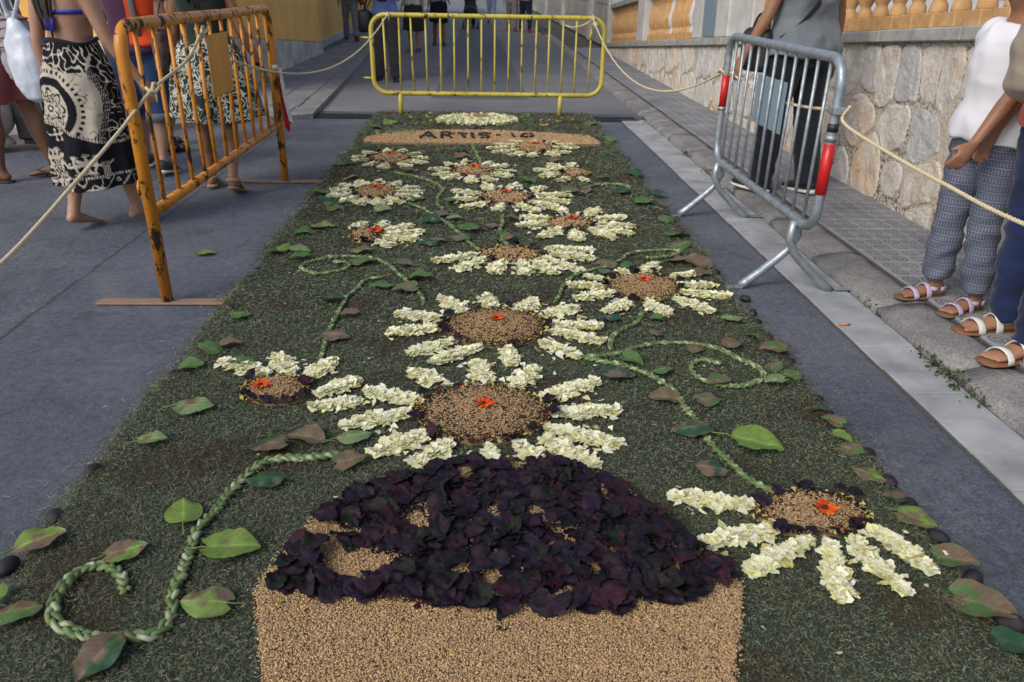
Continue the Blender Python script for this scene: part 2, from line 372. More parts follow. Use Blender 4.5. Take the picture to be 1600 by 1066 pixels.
def fnoise(x, y, s, seed=0.0): return mnoise.noise((x*s+seed*17.3, y*s-seed*9.1, seed*3.7))

# ------------------------------------------------------------------ the street
def sheet(name, poly, z, mat, kind='structure'):
    me = mesh(name, [(p[0], p[1], z) for p in poly], [range(len(poly))]); return tag(link(name, me, mat), kind=kind)
sheet('road', [(-400, -300), (400, -300), (400, 700), (-400, 700)], 0.0, M['asphalt'])
sheet('upper_road', [(-2.3, 9.02), (1.82, 9.02), (1.82, 90), (-2.9, 90)], .004, M['old_road'])
sheet('road_patch', [(-.62, 10.2), (.62, 10.2), (.42, 30), (.25, 48), (-.75, 48), (-.55, 14)], .008, M['patch'])
gut = mesh('gutter_bed', [(1.575, .2, .003), (1.815, .2, .003), (1.815, 8.62, .003), (1.53, 8.62, .003)], [(0, 1, 2, 3)])
gut = tag(link('gutter', gut, M['joint']), kind='structure')
for i in range(42):
    y0 = .22+i*.2; xl = 1.585-.0052*(y0-1)
    mb = MB().box(xl+random.uniform(-.003, .003), 1.80, y0+.0012, y0+.1988, -.03, .010+random.uniform(0, .0035), bev=.002)
    mb.build('slab', M['gutter'], gut)
# right pavement: kerb stones, ring tiles
SW = .075
pav = MB().box(2.04, 2.72, .2, 8.6, -.1, SW-.012).box(1.83, 2.04, .2, 8.6, -.1, SW-.05).box(2.04, 2.75, 8.6, 60, -.1, SW-.006).box(1.83, 2.04, 8.6, 60, -.1, SW-.05)
pav = tag(pav.build('pavement_right', M['joint']), kind='structure')
y = .25; ks = [(.95, 1.75), (1.75, 2.55), (2.55, 3.18), (3.18, 3.93), (3.93, 4.62), (4.62, 5.4), (5.4, 6.02), (6.02, 6.75), (6.75, 7.5), (7.5, 8.25), (8.25, 8.95)]
ks = [(.2, .95)]+ks+[(8.95+i*.8, 9.75+i*.8) for i in range(18)]
for i, (a, c) in enumerate(ks):
    bm = bmesh.new(); n1, n2 = 5, max(6, int((c-a)/.1)); tl = random.uniform(-.01, .006); grid = {}
    far = a > 8.9
    for u in range(n1+1):
        for v in range(n2+1):
            fx, fy = u/n1, v/n2; ex = min(fx, 1-fx)*2; ey = min(fy, 1-fy)*(c-a)/.12
            rnd = .013*max(0, 1-ex*3.2)**2+.007*max(0, 1-ey*2)**2
            x = 1.812+.228*fx+.007*fnoise(a+fy, fx, 4, i)*(1 if u in (0, n1) else .3); yy = a+.006+(c-a-.012)*fy+.008*fnoise(fx*3, i, 3)*(1 if v in (0, n2) else 0)
            grid[u, v] = bm.verts.new((x, yy, SW-.002+(tl-.022)*(1-fx)+.012*fnoise(x*2, yy, 9, 3)-rnd))
    low = {k: bm.verts.new((p.co.x, p.co.y, -.04)) for k, p in grid.items() if k[0] in (0, n1) or k[1] in (0, n2)}
    for u in range(n1):
        for v in range(n2): bm.faces.new((grid[u, v], grid[u+1, v], grid[u+1, v+1], grid[u, v+1]))
    for v in range(n2):
        bm.faces.new((grid[0, v], grid[0, v+1], low[0, v+1], low[0, v])); bm.faces.new((grid[n1, v+1], grid[n1, v], low[n1, v], low[n1, v+1]))
    for u in range(n1):
        bm.faces.new((grid[u+1, 0], grid[u, 0], low[u, 0], low[u+1, 0])); bm.faces.new((grid[u, n2], grid[u+1, n2], low[u+1, n2], low[u, n2]))
    bmesh.ops.recalc_face_normals(bm, faces=bm.faces[:]); me = bpy.data.meshes.new('kerb_stone'); bm.to_mesh(me); bm.free()
    me.polygons.foreach_set('use_smooth', [True]*len(me.polygons)); link('kerb_stone', me, M['kerb'], pav)
tm = MB().box(-.0972, .0972, -.0972, .0972, -.03, 0, bev=.004).mesh('paving_tile'); tm.materials.append(M['tile'])
for i in range(90):
    for j in range(3):
        link('tile', tm, None, pav, (2.152+j*.2, .4+i*.2, SW+random.uniform(-.0015, .002)), (random.uniform(-.006, .006), random.uniform(-.006, .006), random.choice((0, 1, 2, 3))*math.pi/2))
# left pavement with its dropped corner
pl = [(-1.78, 8.5), (-2.0, 8.36), (-2.4, 8.2), (-3.0, 7.75), (-3.8, 7.2), (-5.2, 6.75), (-14, 6.2), (-14, 11), (-3.1, 11), (-3.1, 60), (-2.7, 60), (-2.28, 18), (-1.95, 12)]
mb = MB(); n = len(pl)
mb.add([(x, y, -.05) for x, y in pl]+[(x, y, .055) for x, y in pl], [list(range(n, 2*n))]+[(i, (i+1) % n, n+(i+1) % n, n+i) for i in range(n)])
pvl = tag(mb.build('pavement_left', M['kerb']), kind='structure')
pm = MB().box(-.145, .145, -.195, .195, -.02, 0, bev=.004).mesh('paver'); pm.materials.append(M['paver'])
for i in range(42):
    yy = 8.75+i*.4
    for j in range(6):
        xr = -2.02-.046*(yy-9) if yy > 9 else -2.05
        x = xr-.15-j*.3
        if x < -3.05 and yy > 9.6: continue
        if yy < 8.4+.5*0 and x > -2.4: continue
        link('paver', pm, None, pvl, (x-(i % 2)*.0, yy, .066+random.uniform(-.003, .003)))
sm = MB().box(-.39, .39, -.27, .27, -.02, 0, bev=.006).mesh('paving_slab'); sm.materials.append(M['gutter'])
for i in range(9):
    for j in range(4):
        x = -3.6-i*.8; yy = 7.75+j*.56+max(0, (-3.6-x))*-.02
        if yy > 7.25 - 0*(x): link('paving_slab', sm, None, pvl, (x, yy-(.35 if x < -5 else 0), .064+random.uniform(-.003, .003)))
# drain across the street
for gx0, gx1, lab in ((-1.80, -1.0, 'iron slot drain grate in the road left of the carpet end'), (1.0, 1.72, 'iron slot drain grate in the road right of the carpet end')):
    g = empty('drain_grate', ((gx0+gx1)/2, 8.66, 0), 0, lab, 'drain grate', 'iron drain grates across the road'); h = (gx1-gx0)/2
    MB().box(-h, h, -.11, .11, -.03, .006).build('drain_channel', M['dark'], g)  # solid block under the bars, the hollow's shade put in as black
    fr_ = MB().box(-h, h, -.13, -.105, -.02, .016).box(-h, h, .105, .13, -.02, .016); fr_.build('frame', M['iron'], g)
    k = int(2*h/.045)
    bar = MB().box(-.012, .012, -.105, .105, -.01, .014).mesh('bar'); bar.materials.append(M['iron'])
    for i in range(k): link('bar', bar, None, g, (-h+.03+i*.045, 0, 0), (0, 0, .35))

# ------------------------------------------------------------------ stone wall with balustrade on the right (its coping is level, the street climbs)
SL = math.atan(.0735); WX = 2.665
wall = empty('stone_wall', (WX, 0, 1.43), 0, 'rubble stone retaining wall with grey coping along the right pavement', 'wall'); wall.rotation_euler = (-SL, 0, 0)
def vbot(y): return -(1.43-SW)+.0735*y-.06
mb = MB(); ys = [0.6+i*.1 for i in range(167)]
mb.add([(-.007, y, vbot(y)-.1) for y in ys]+[(-.007, y, 0) for y in ys]+[(.3, y, vbot(y)-.1) for y in ys]+[(.3, y, 0) for y in ys],
       [(i, len(ys)+i, len(ys)+i+1, i+1) for i in range(len(ys)-1)]+[(len(ys)+i, 3*len(ys)+i, 3*len(ys)+i+1, len(ys)+i+1) for i in range(len(ys)-1)])
mb.build('mortar_core', M['mortar'], wall)
seeds = []
yy = .7
while yy < 17.2: seeds.append((yy+random.uniform(-.03, .03), -.15+random.uniform(-.02, .02))); yy += random.uniform(.19, .33)
for r, v0 in enumerate((-.50, -.84, -1.16)):
    yy = .7+r*.11
    while yy < 17.2:
        if v0 > vbot(yy)-.12: seeds.append((yy+random.uniform(-.07, .07), v0+random.uniform(-.1, .1)))
        yy += random.uniform(.2, .52)
def clip(poly, nx, ny, d):
    out = []
    for i in range(len(poly)):
        a, c = poly[i], poly[(i+1) % len(poly)]; da = a[0]*nx+a[1]*ny-d; dc = c[0]*nx+c[1]*ny-d
        if da <= 0: out.append(a)
        if da*dc < 0:
            q = da/(da-dc); out.append((a[0]+(c[0]-a[0])*q, a[1]+(c[1]-a[1])*q))
    return out
for i, (sy, sv) in enumerate(seeds):
    poly = [(sy-.5, sv-.5), (sy+.5, sv-.5), (sy+.5, sv+.5), (sy-.5, sv+.5)]
    poly = clip(poly, 0, 1, -.006); poly = clip(poly, .0735, -1, -(vbot(0)) if False else -(-(1.43-SW)-.05)); poly = clip(poly, 1, 0, 17.25)
    for j, (ty, tv) in enumerate(seeds):
        if i == j or abs(ty-sy) > .9: continue
        nx, ny = ty-sy, tv-sv; L = math.hypot(nx, ny)
        if L > 1e-6 and len(poly) >= 3: poly = clip(poly, nx/L, ny/L, ((ty*ty-sy*sy)+(tv*tv-sv*sv))/(2*L))
    if len(poly) < 3: continue
    cx = sum(p[0] for p in poly)/len(poly); cv = sum(p[1] for p in poly)/len(poly)
    gap = random.uniform(.006, .012) if sv > -.3 else random.uniform(.008, .03)
    out = []
    for p in poly:
        d = math.hypot(p[0]-cx, p[1]-cv); k = max(.6, 1-gap/max(d*.8, .03)) if random.random() < .75 else max(.55, 1-2.2*gap/max(d*.8, .03)); out.append((cx+(p[0]-cx)*k, cv+(p[1]-cv)*k))
    dense = []
    for a, c in zip(out, out[1:]+out[:1]):
        m_ = max(1, int(math.hypot(c[0]-a[0], c[1]-a[1])/.06))
        for q in range(m_): dense.append((a[0]+(c[0]-a[0])*q/m_, a[1]+(c[1]-a[1])*q/m_))
    for _ in range(1):
        nn = len(dense); dense = [((dense[k-1][0]+2*dense[k][0]+dense[(k+1) % nn][0])/4, (dense[k-1][1]+2*dense[k][1]+dense[(k+1) % nn][1])/4) for k in range(nn)]
    dense = [(p[0]+.016*fnoise(p[0], p[1], 13, 1), p[1]+.016*fnoise(p[0], p[1], 13, 2)) for p in dense]
    prd = random.uniform(.012, .022); mb = MB(); rings = []
    for sc, xo in ((1.0, .01), (1.0, -.5*prd), (.97, -.85*prd), (.88, -prd), (.72, -prd), (.5, -prd), (.25, -prd)):
        rings.append([(xo-.010*fnoise(cx+(p[0]-cx)*sc, cv+(p[1]-cv)*sc, 11, i)-.007*fnoise(cx+(p[0]-cx)*sc, cv+(p[1]-cv)*sc, 30, i) if sc < 1 else xo, cx+(p[0]-cx)*sc, cv+(p[1]-cv)*sc) for p in dense])
    mb.loft(rings, True)
    me = mb.mesh('stone', False); bm = bmesh.new(); bm.from_mesh(me); bmesh.ops.recalc_face_normals(bm, faces=bm.faces[:]); bm.to_mesh(me); bm.free()
    link('stone', me, M['stone'], wall)
yy = .6
while yy < 17.2:
    L = min(random.uniform(.75, 1.15), 17.26-yy)
    if L < .1: break
    MB().box(-.055+random.uniform(-.006, .006), .36, yy+.003, yy+L-.003, .0, .077+random.uniform(-.003, .003), bev=.008).build('coping_block', M['coping'], wall); yy += L
bal = empty('balustrade', (WX, 0, 1.43), 0, 'ochre baluster railing with white piers on top of the stone wall', 'balustrade'); bal.rotation_euler = (-SL, 0, 0)
prof = [(.055, 0), (.055, .012), (.05, .05), (.036, .07), (.04, .085), (.062, .13), (.075, .19), (.07, .25), (.048, .33), (.034, .41), (.032, .46), (.042, .475), (.042, .49), (.034, .5), (.05, .53), (.05, .56)]
bm_ = MB().loft([[(r*math.cos(2*math.pi*k/14), r*math.sin(2*math.pi*k/14), z) for k in range(14)] for r, z in prof]).mesh('baluster', True); bm_.materials.append(M['terracotta'])
bw_ = bm_.copy(); bw_.materials.clear(); bw_.materials.append(M['white_baluster'])
bb = MB().box(-.07, .07, -.075, .075, 0, .085, bev=.005).mesh('baluster_base'); bb.materials.append(M['terracotta'])
Z0 = .08
for a, c, sp in ((1.0, 8.0, .235), (10.25, 13.35, .19), (13.95, 17.1, .19)):
    k = int((c-a)/sp)
    for i in range(k):
        y = a+(i+.5)*(c-a)/k; white = (10 < y < 13 and i in (2, 8))
        q = link('baluster', bw_ if white else bm_, None, bal, (.12, y, Z0+.085)); link('base_block', bb, None, q, (0, 0, -.085), (0, 0, random.uniform(-.04, .04)))
    MB().box(.02, .22, a, c, Z0+.645, Z0+.74, bev=.01).build('rail', M['terracotta' if a < 5 else 'coping'], bal)
for a, c in ((8.0, 8.22), (8.78, 10.25), (13.35, 13.95-.02), (17.1, 17.32)):
    MB().box(-.02, .3, a+.004, c-.004, Z0, .95, bev=.012).build('pier', M['white_pier'], bal)
MB().box(.03, .2, 8.224, 8.776, Z0, .8, bev=.01).build('infill_panel', M['white_pier'], bal)
MB().box(-.03, -.022, 9.25, 9.75, .1, .62).build('grey_panel', M['plate_grey'], bal)
tag(MB().box(2.97, 14, -2, 17.4, -.5, .25).build('terrace', M['old_road']), kind='structure')
hs = empty('white_house', (6.2, 6, .25), 0, 'white rendered house wall behind the balusters', 'house')
MB().box(0, 6, -9, 9, 0, 5.5).build('wall', M['house'], hs)
for i in range(12): MB().box(-.02, -.002, -9, 9, .2+i*.42, .225+i*.42).build('dark_band', M['iron'], hs)
for k in range(4):
    q = MB().box(-.05, .06, -7+k*4, -5.8+k*4, 1.4, 2.9).build('window', M['white_pier'], hs); MB().box(-.055, -.051, -6.9+k*4, -5.9+k*4, 1.5, 2.8).build('pane', M['glass'], q)
MB().box(-.4, 6.4, -9.4, 9.4, 5.5, 5.8).build('roof', M['terracotta'], hs)
# wall further up the street
gw = empty('boarded_wall', (2.78, 17.4, 0), 0, 'pale grey wall with dark horizontal lines further up the right side', 'wall')
for i, (z0, z1) in enumerate(((.1, .5), (.515, .95), (.965, 1.45), (1.465, 2.0), (2.015, 2.6))): MB().box(0+.004*i, .3, 0, 30, z0, z1, bev=.004).build('board', M['garden_wall'], gw)
MB().box(.03, .28, .02, 29.9, .1, 2.59).build('joint_backing', M['iron'], gw)
for k in range(4): MB().box(-.08, .32, 3+k*7, 3.5+k*7, .1, 2.75, bev=.01).build('pier', M['white_pier'], gw)
# yellow building on the left
yb = empty('yellow_building', (-3.1, 9.7, 0), 0, 'yellow rendered building with stained stone plinth on the left corner', 'building')
MB().box(-9, 0, 0, 6.4, -.1, 7).build('wall', M['yellow_wall'], yb)
mb = MB(); # plinth and string course follow the level of the house while the street climbs
def level_box(x0, x1, y0, y1, za, zb, sl=.0735):
    v = [(x, y, z-(sl*(y) if z > 0 else 0)) for x in (x0, x1) for y in (y0, y1) for z in (za, zb)]
    return v, [(0, 1, 3, 2), (4, 6, 7, 5), (0, 4, 5, 1), (2, 3, 7, 6), (1, 5, 7, 3), (0, 2, 6, 4)]
for k in range(4): MB().add(*level_box(-.2, .055, .02+k*1.59, 1.59+k*1.59+.01, -.1, .72)).build('plinth_block', M['plinth'], yb)
for k in range(6): MB().box(-9+k*1.5, -9+k*1.5+1.49, -.055, .1, -.1, .72).build('plinth_block', M['plinth'], yb)
MB().add(*level_box(-.1, .025, .0, 6.43, .73, .90)).build('string_course', M['yellow_wall'], yb)
for k in range(3):
    q = MB().box(-8+k*2.6, -6.9+k*2.6, -.04, .1, 1.6, 3.2).build('window', M['white_pier'], yb); MB().box(-7.9+k*2.6, -7+k*2.6, -.045, -.041, 1.7, 3.1).build('pane', M['glass'], q)
for k in range(2):
    q = MB().box(-.1, .04, 1+k*2.8, 2.1+k*2.8, 1.7, 3.3).build('window', M['white_pier'], yb); MB().box(.041, .045, 1.1+k*2.8, 2.0+k*2.8, 1.8, 3.2).build('pane', M['glass'], q)
MB().box(-9.3, .3, -.3, 6.7, 7, 7.3).build('roof', M['terracotta'], yb)
yb2 = empty('ochre_building', (-3.42, 16.12, 0), R(1.6), 'ochre rendered house set back further up the left side', 'building')
MB().box(-8, 0, 0, 22, -.1, 6.2).build('wall', M['yellow_wall'], yb2)
for k in range(5): MB().add(*level_box(-.2, .04, .02+k*4.39, 4.38+k*4.39, -.1, .16, 0)).build('plinth_block', M['plinth'], yb2)
for k in range(5):
    q = MB().box(-.1, .04, 1.5+k*4, 2.6+k*4, 1.6, 3.2).build('window', M['white_pier'], yb2); MB().box(.041, .045, 1.6+k*4, 2.5+k*4, 1.7, 3.1).build('pane', M['glass'], q)
MB().box(-8.3, .3, -.0, 22.3, 6.2, 6.5).build('roof', M['terracotta'], yb2)
# bin and stone ball bollard at the left corner
p = ground_point(68, 222, .055)
bn = empty('litter_bin', p, 0, 'dark grey square litter bin between the two walkers on the left', 'litter bin')
MB().box(-.13, .13, -.13, .13, .04, .62, bev=.015).build('bin_body', M['iron'], bn); MB().box(-.15, .15, -.15, .15, .62, .68, bev=.015).build('rim', M['iron'], bn); MB().box(-.1, .1, -.1, .1, 0, .04).build('foot', M['iron'], bn)
p = ground_point(-8, 226, .055)
sb_ = empty('ball_bollard', p, 0, 'grey round stone bollard at the far left edge', 'bollard')
MB().ball((0, 0, .24), .2, 20, 14).build('stone_ball', M['plinth'], sb_, True); MB().tube([(0, 0, 0), (0, 0, .03), (0, 0, .07)], [.16, .15, .11], 16).build('base', M['plinth'], sb_, True)

# ------------------------------------------------------------------ the flower carpet: bed of cut grass
XL, XR, Y0, Y1 = -1.165, 1.235, .55, 8.92
def edge(y, side): return .035*mnoise.noise((y*3.1, side*7.7, 0))+.02*mnoise.noise((y*11, side*3.3, 5))
nx, ny = 84, 290; V = []; F = []
for j in range(ny+1):
    y = Y0+(Y1-Y0)*j/ny; a = XL+edge(y, 1); c = XR+edge(y, 2)
    for i in range(nx+1):
        q = i/nx; x = a+(c-a)*q; d = min(x-a, c-x, (y-Y0), (Y1-y))
        z = .003+.021*min(1, max(0, d)/.05)**.6+.006*mnoise.noise((x*9, y*9, 1))+.004*mnoise.noise((x*30, y*30, 2))
        V.append((x, y, max(z, .002) if d > 0 else .001))
for j in range(ny):
    for i in range(nx):
        k = j*(nx+1)+i; F.append((k, k+1, k+nx+2, k+nx+1))
carpet = empty('grass_carpet', (0, 4.7, 0), 0, 'long dark green bed of cut grass laid down the middle of the road', 'grass carpet')
bed = link('grass_bed', mesh('grass_bed', V, F, True), M['bed'], carpet, (0, -4.7, 0)); tag(bed, kind='stuff')

# motif outlines on the ground
G = lambda x, y, z=.042: ground_point(x, y, z)
pot_poly = [G(*p) for p in ((398, 918), (402, 960), (412, 1066), (425, 1150), (1140, 1150), (1150, 1066), (1157, 960), (1160, 912), (960, 930), (760, 945), (560, 930))]
soil_px = [(398, 925), (415, 888), (450, 850), (490, 808), (560, 768), (640, 738), (720, 722), (800, 722), (880, 727), (960, 755), (1020, 795), (1085, 850), (1130, 882), (1162, 905), (1158, 925), (1060, 945), (940, 968), (820, 972), (700, 958), (560, 940)]
soil_poly = [G(*p) for p in soil_px]
ban_px = [(568, 222), (572, 214), (600, 208), (680, 203), (760, 203), (860, 208), (920, 212), (937, 222), (938, 226), (860, 226), (760, 224), (640, 224)]
ban_poly = [G(*p) for p in ban_px]

# daisies: (centre x, centre y, disc half width px, petals as (tip, root) pixels or None for a full ring)
D = []
D.append(dict(c=(755, 645), r=104, ry=45, big=1, lab='large cream petalled daisy right above the purple leaf heap', P=[((640, 578), (703, 605)), ((748, 562), (752, 602)), ((838, 572), (802, 607)), ((935, 594), (845, 622)), ((970, 640), (858, 642)), ((972, 692), (850, 668)), ((570, 607), (660, 628)), ((532, 665), (648, 640)), ((580, 708), (672, 672)), ((645, 727), (705, 688)), ((768, 735), (765, 694)), ((850, 728), (808, 690)), ((935, 728), (848, 682))]))
D.append(dict(c=(775, 510), r=79, ry=29, big=1, lab='large cream petalled daisy, second up the middle from the purple leaf heap', P=[((688, 463), (728, 487)), ((760, 459), (766, 481)), ((838, 466), (803, 486)), ((900, 478), (845, 494)), ((942, 508), (855, 506)), ((946, 533), (860, 516)), ((906, 557), (845, 532)), ((800, 570), (795, 541)), ((670, 566), (752, 540)), ((637, 553), (712, 529)), ((604, 518), (690, 512)), ((618, 488), (697, 498))]))
D.append(dict(c=(428, 608), r=51, ry=21, big=1, off=(-20, 3), lab='half daisy with petals on its right side only, at the left edge of the carpet', P=[((346, 562), (420, 584)), ((432, 553), (456, 586)), ((522, 560), (475, 595)), ((562, 590), (492, 616)), ((565, 624), (485, 634))]))
D.append(dict(c=(1268, 800), r=82, ry=34, big=1, off=(18, 5), lab='drooping half daisy with petals spread below it, right of the purple leaf heap', P=[((1045, 772), (1180, 790)), ((1093, 848), (1222, 822)), ((1168, 893), (1270, 840)), ((1315, 940), (1295, 842)), ((1415, 928), (1332, 838)), ((1465, 895), (1360, 822))]))
D.append(dict(c=(1005, 448), r=57, ry=21, big=1, lab='cream daisy near the right edge beside the foot of the grey barrier', P=[((1022, 410), (1010, 430)), ((970, 418), (985, 432)), ((912, 430), (955, 438)), ((885, 443), (948, 447)), ((897, 465), (962, 457)), ((945, 487), (985, 468)), ((1045, 492), (1010, 468)), ((1118, 487), (1053, 465)), ((1141, 463), (1063, 455)), ((1115, 445), (1060, 444)), ((1085, 427), (1047, 432))]))
D.append(dict(c=(798, 397), r=48, ry=12, lab='wide cream daisy without top petals in the middle of the carpet', P=[((675, 408), (745, 397)), ((714, 422), (757, 403)), ((768, 427), (785, 408)), ((822, 429), (815, 408)), ((868, 428), (838, 406)), ((912, 424), (848, 402)), ((928, 391), (853, 388)), ((930, 404), (860, 396))]))
D.append(dict(c=(893, 349), r=37, ry=10, lab='cream daisy with many petals, right of the carpet middle', P=[((935, 326), (912, 341)), ((808, 352), (858, 348)), ((812, 338), (864, 342)), ((842, 371), (878, 357)), ((905, 376), (898, 359)), ((962, 373), (922, 357)), ((990, 366), (930, 353)), ((992, 353), (932, 350)), ((977, 337), (925, 344)), ((876, 329), (884, 340))]))
D.append(dict(c=(790, 308), r=42, ry=11, lab='cream daisy just above the middle of the carpet, its petals touching the next one', P=[((757, 287), (770, 298)), ((806, 287), (800, 298)), ((850, 292), (822, 301)), ((892, 303), (835, 305)), ((893, 315), (835, 310)), ((886, 328), (828, 314)), ((840, 331), (812, 318)), ((775, 329), (784, 319)), ((722, 325), (760, 315)), ((698, 312), (750, 309)), ((708, 297), (753, 303))]))
D.append(dict(c=(587, 300), r=36, ry=10, ring=(78, 20, 13), lab='cream daisy at the left edge with its petals in a closed ring'))
D.append(dict(c=(740, 267), r=34, ry=9, ring=(69, 17, 11), lab='cream daisy in the middle, third back from the banner row'))
D.append(dict(c=(609, 247), r=32, ry=9, ring=(65, 15, 11), lab='cream daisy at the far left, just in front of the sandy banner'))
D.append(dict(c=(834, 231), r=31, ry=8, ring=(74, 13, 12), lab='cream daisy at the far right, just in front of the sandy banner'))
D.append(dict(c=(899, 270), r=21, ry=7, off=(0, 0), lab='small cream daisy with petals on its left only, near the far right edge', P=[((835, 265), (882, 267)), ((856, 256), (886, 265)), ((892, 255), (896, 264)), ((843, 275), (880, 271)), ((872, 282), (890, 276)), ((918, 283), (905, 277))]))
D.append(dict(c=(571, 368), r=25, ry=10, off=(14, -2), lab='small cream daisy with petals on its right only, left of the carpet middle', P=[((560, 347), (576, 358)), ((602, 346), (590, 359)), ((645, 351), (597, 362)), ((664, 361), (600, 366)), ((652, 374), (598, 370)), ((618, 384), (588, 376))]))

def ell(c, rx, ry, n=28): return [G(c[0]+rx*math.cos(2*math.pi*k/n), c[1]+ry*math.sin(2*math.pi*k/n)) for k in range(n)]
for d in D: d['poly'] = ell(d['c'], d['r'], d['ry'])
keepout = [pot_poly, soil_poly, ban_poly]+[d['poly'] for d in D]

# blades of cut grass
def blade(bend):
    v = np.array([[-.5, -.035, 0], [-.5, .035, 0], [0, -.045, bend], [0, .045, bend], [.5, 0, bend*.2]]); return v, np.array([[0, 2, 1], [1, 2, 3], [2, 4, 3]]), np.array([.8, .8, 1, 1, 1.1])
zones = [(.9, 1.9, 56000, .66), (1.9, 3.0, 33000, .84), (3.0, 4.6, 13500, 1.28), (4.6, 8.95, 5200, 1.95)]
PO = []; SZ = []
for a, c, dn, s in zones:
    n = int((c-a)*(XR-XL+.06)*dn); p = np.stack([rng.uniform(XL-.05, XR+.05, n), rng.uniform(a, c, n)], 1); PO.append(p); SZ.append(np.full(n, s))
PO = np.concatenate(PO); SZ = np.concatenate(SZ)
ye = np.linspace(Y0, Y1+.1, 1200); eL = np.array([XL+edge(y, 1) for y in ye]); eR = np.array([XR+edge(y, 2) for y in ye])
a = np.interp(PO[:, 1], ye, eL); c = np.interp(PO[:, 1], ye, eR); dd = np.minimum(PO[:, 0]-a, c-PO[:, 0])
ok = (dd > -.03+rng.exponential(.02, len(PO))*0) & ((dd > 0.0) | (rng.random(len(PO)) < .35))
for q in keepout: ok &= ~in_poly(PO, q)
PO = PO[ok]; SZ = SZ[ok]; dd = dd[ok]; n = len(PO)
# brown patches: coarse value noise on a grid
gx, gy = 60, 200; gn = np.array([[mnoise.noise((i*.04*3.2, j*.042*3.2, 9))+.5*mnoise.noise((i*.04*9, j*.042*9, 4)) for i in range(gx+1)] for j in range(gy+1)])
iy = np.clip(((PO[:, 1]-Y0)/.042).astype(int), 0, gy); ix = np.clip(((PO[:, 0]-XL)/.04).astype(int), 0, gx); bn_ = gn[iy, ix]+rng.normal(0, .12, n)
pal = 2.45*np.array([[.058, .064, .034], [.073, .078, .044], [.046, .053, .032], [.104, .102, .058], [.06, .08, .052], [.026, .03, .019]])
brn = 1.5*np.array([[.08, .056, .03], [.055, .037, .02], [.11, .085, .05], [.045, .032, .02]])
C = pal[rng.integers(0, 6, n)]; mk = bn_ > .34; C[mk] = brn[rng.integers(0, 4, mk.sum())]
st = rng.random(n) < .05; C[st] = np.array([.22, .2, .13])*rng.uniform(.6, 1.3, (st.sum(), 1))
st = rng.random(n) < .02; C[st] = np.array([.17, .23, .19]); C = C*rng.uniform(.6, 1.4, (n, 1))
L = rng.uniform(.009, .026, n)*SZ; Wd = rng.uniform(.6, 1.3, n)*.022*SZ
z = .008+.018*np.clip(dd/.05, 0, 1)+rng.uniform(-.002, .01, n)
mats3 = euler_mats(rng.uniform(0, 6.283, n), rng.normal(0, .5, n), rng.normal(0, .38, n), np.stack([L, Wd, L], 1))
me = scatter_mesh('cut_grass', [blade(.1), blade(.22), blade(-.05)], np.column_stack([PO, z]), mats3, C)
tag(link('cut_grass', me, M['grass'], carpet, (0, -4.7, 0)), kind='stuff')

n = 3800; sd_ = rng.integers(0, 2, n); yy = rng.uniform(.8, 8.9, n); of = rng.exponential(.045, n); xx = np.where(sd_ == 0, np.interp(yy, ye, eL)-of, np.interp(yy, ye, eR)+of)
C = pal[rng.integers(0, 6, n)]*rng.uniform(.7, 1.5, (n, 1)); L = rng.uniform(.01, .03, n)*np.where(yy > 4, 1.5, 1.0)
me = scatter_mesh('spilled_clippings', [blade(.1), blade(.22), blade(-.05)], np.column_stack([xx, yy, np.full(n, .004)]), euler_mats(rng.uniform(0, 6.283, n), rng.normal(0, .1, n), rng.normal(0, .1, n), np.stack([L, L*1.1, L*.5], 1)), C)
tag(link('spilled_clippings', me, M['grass'], carpet, (0, -4.7, 0)), kind='stuff')
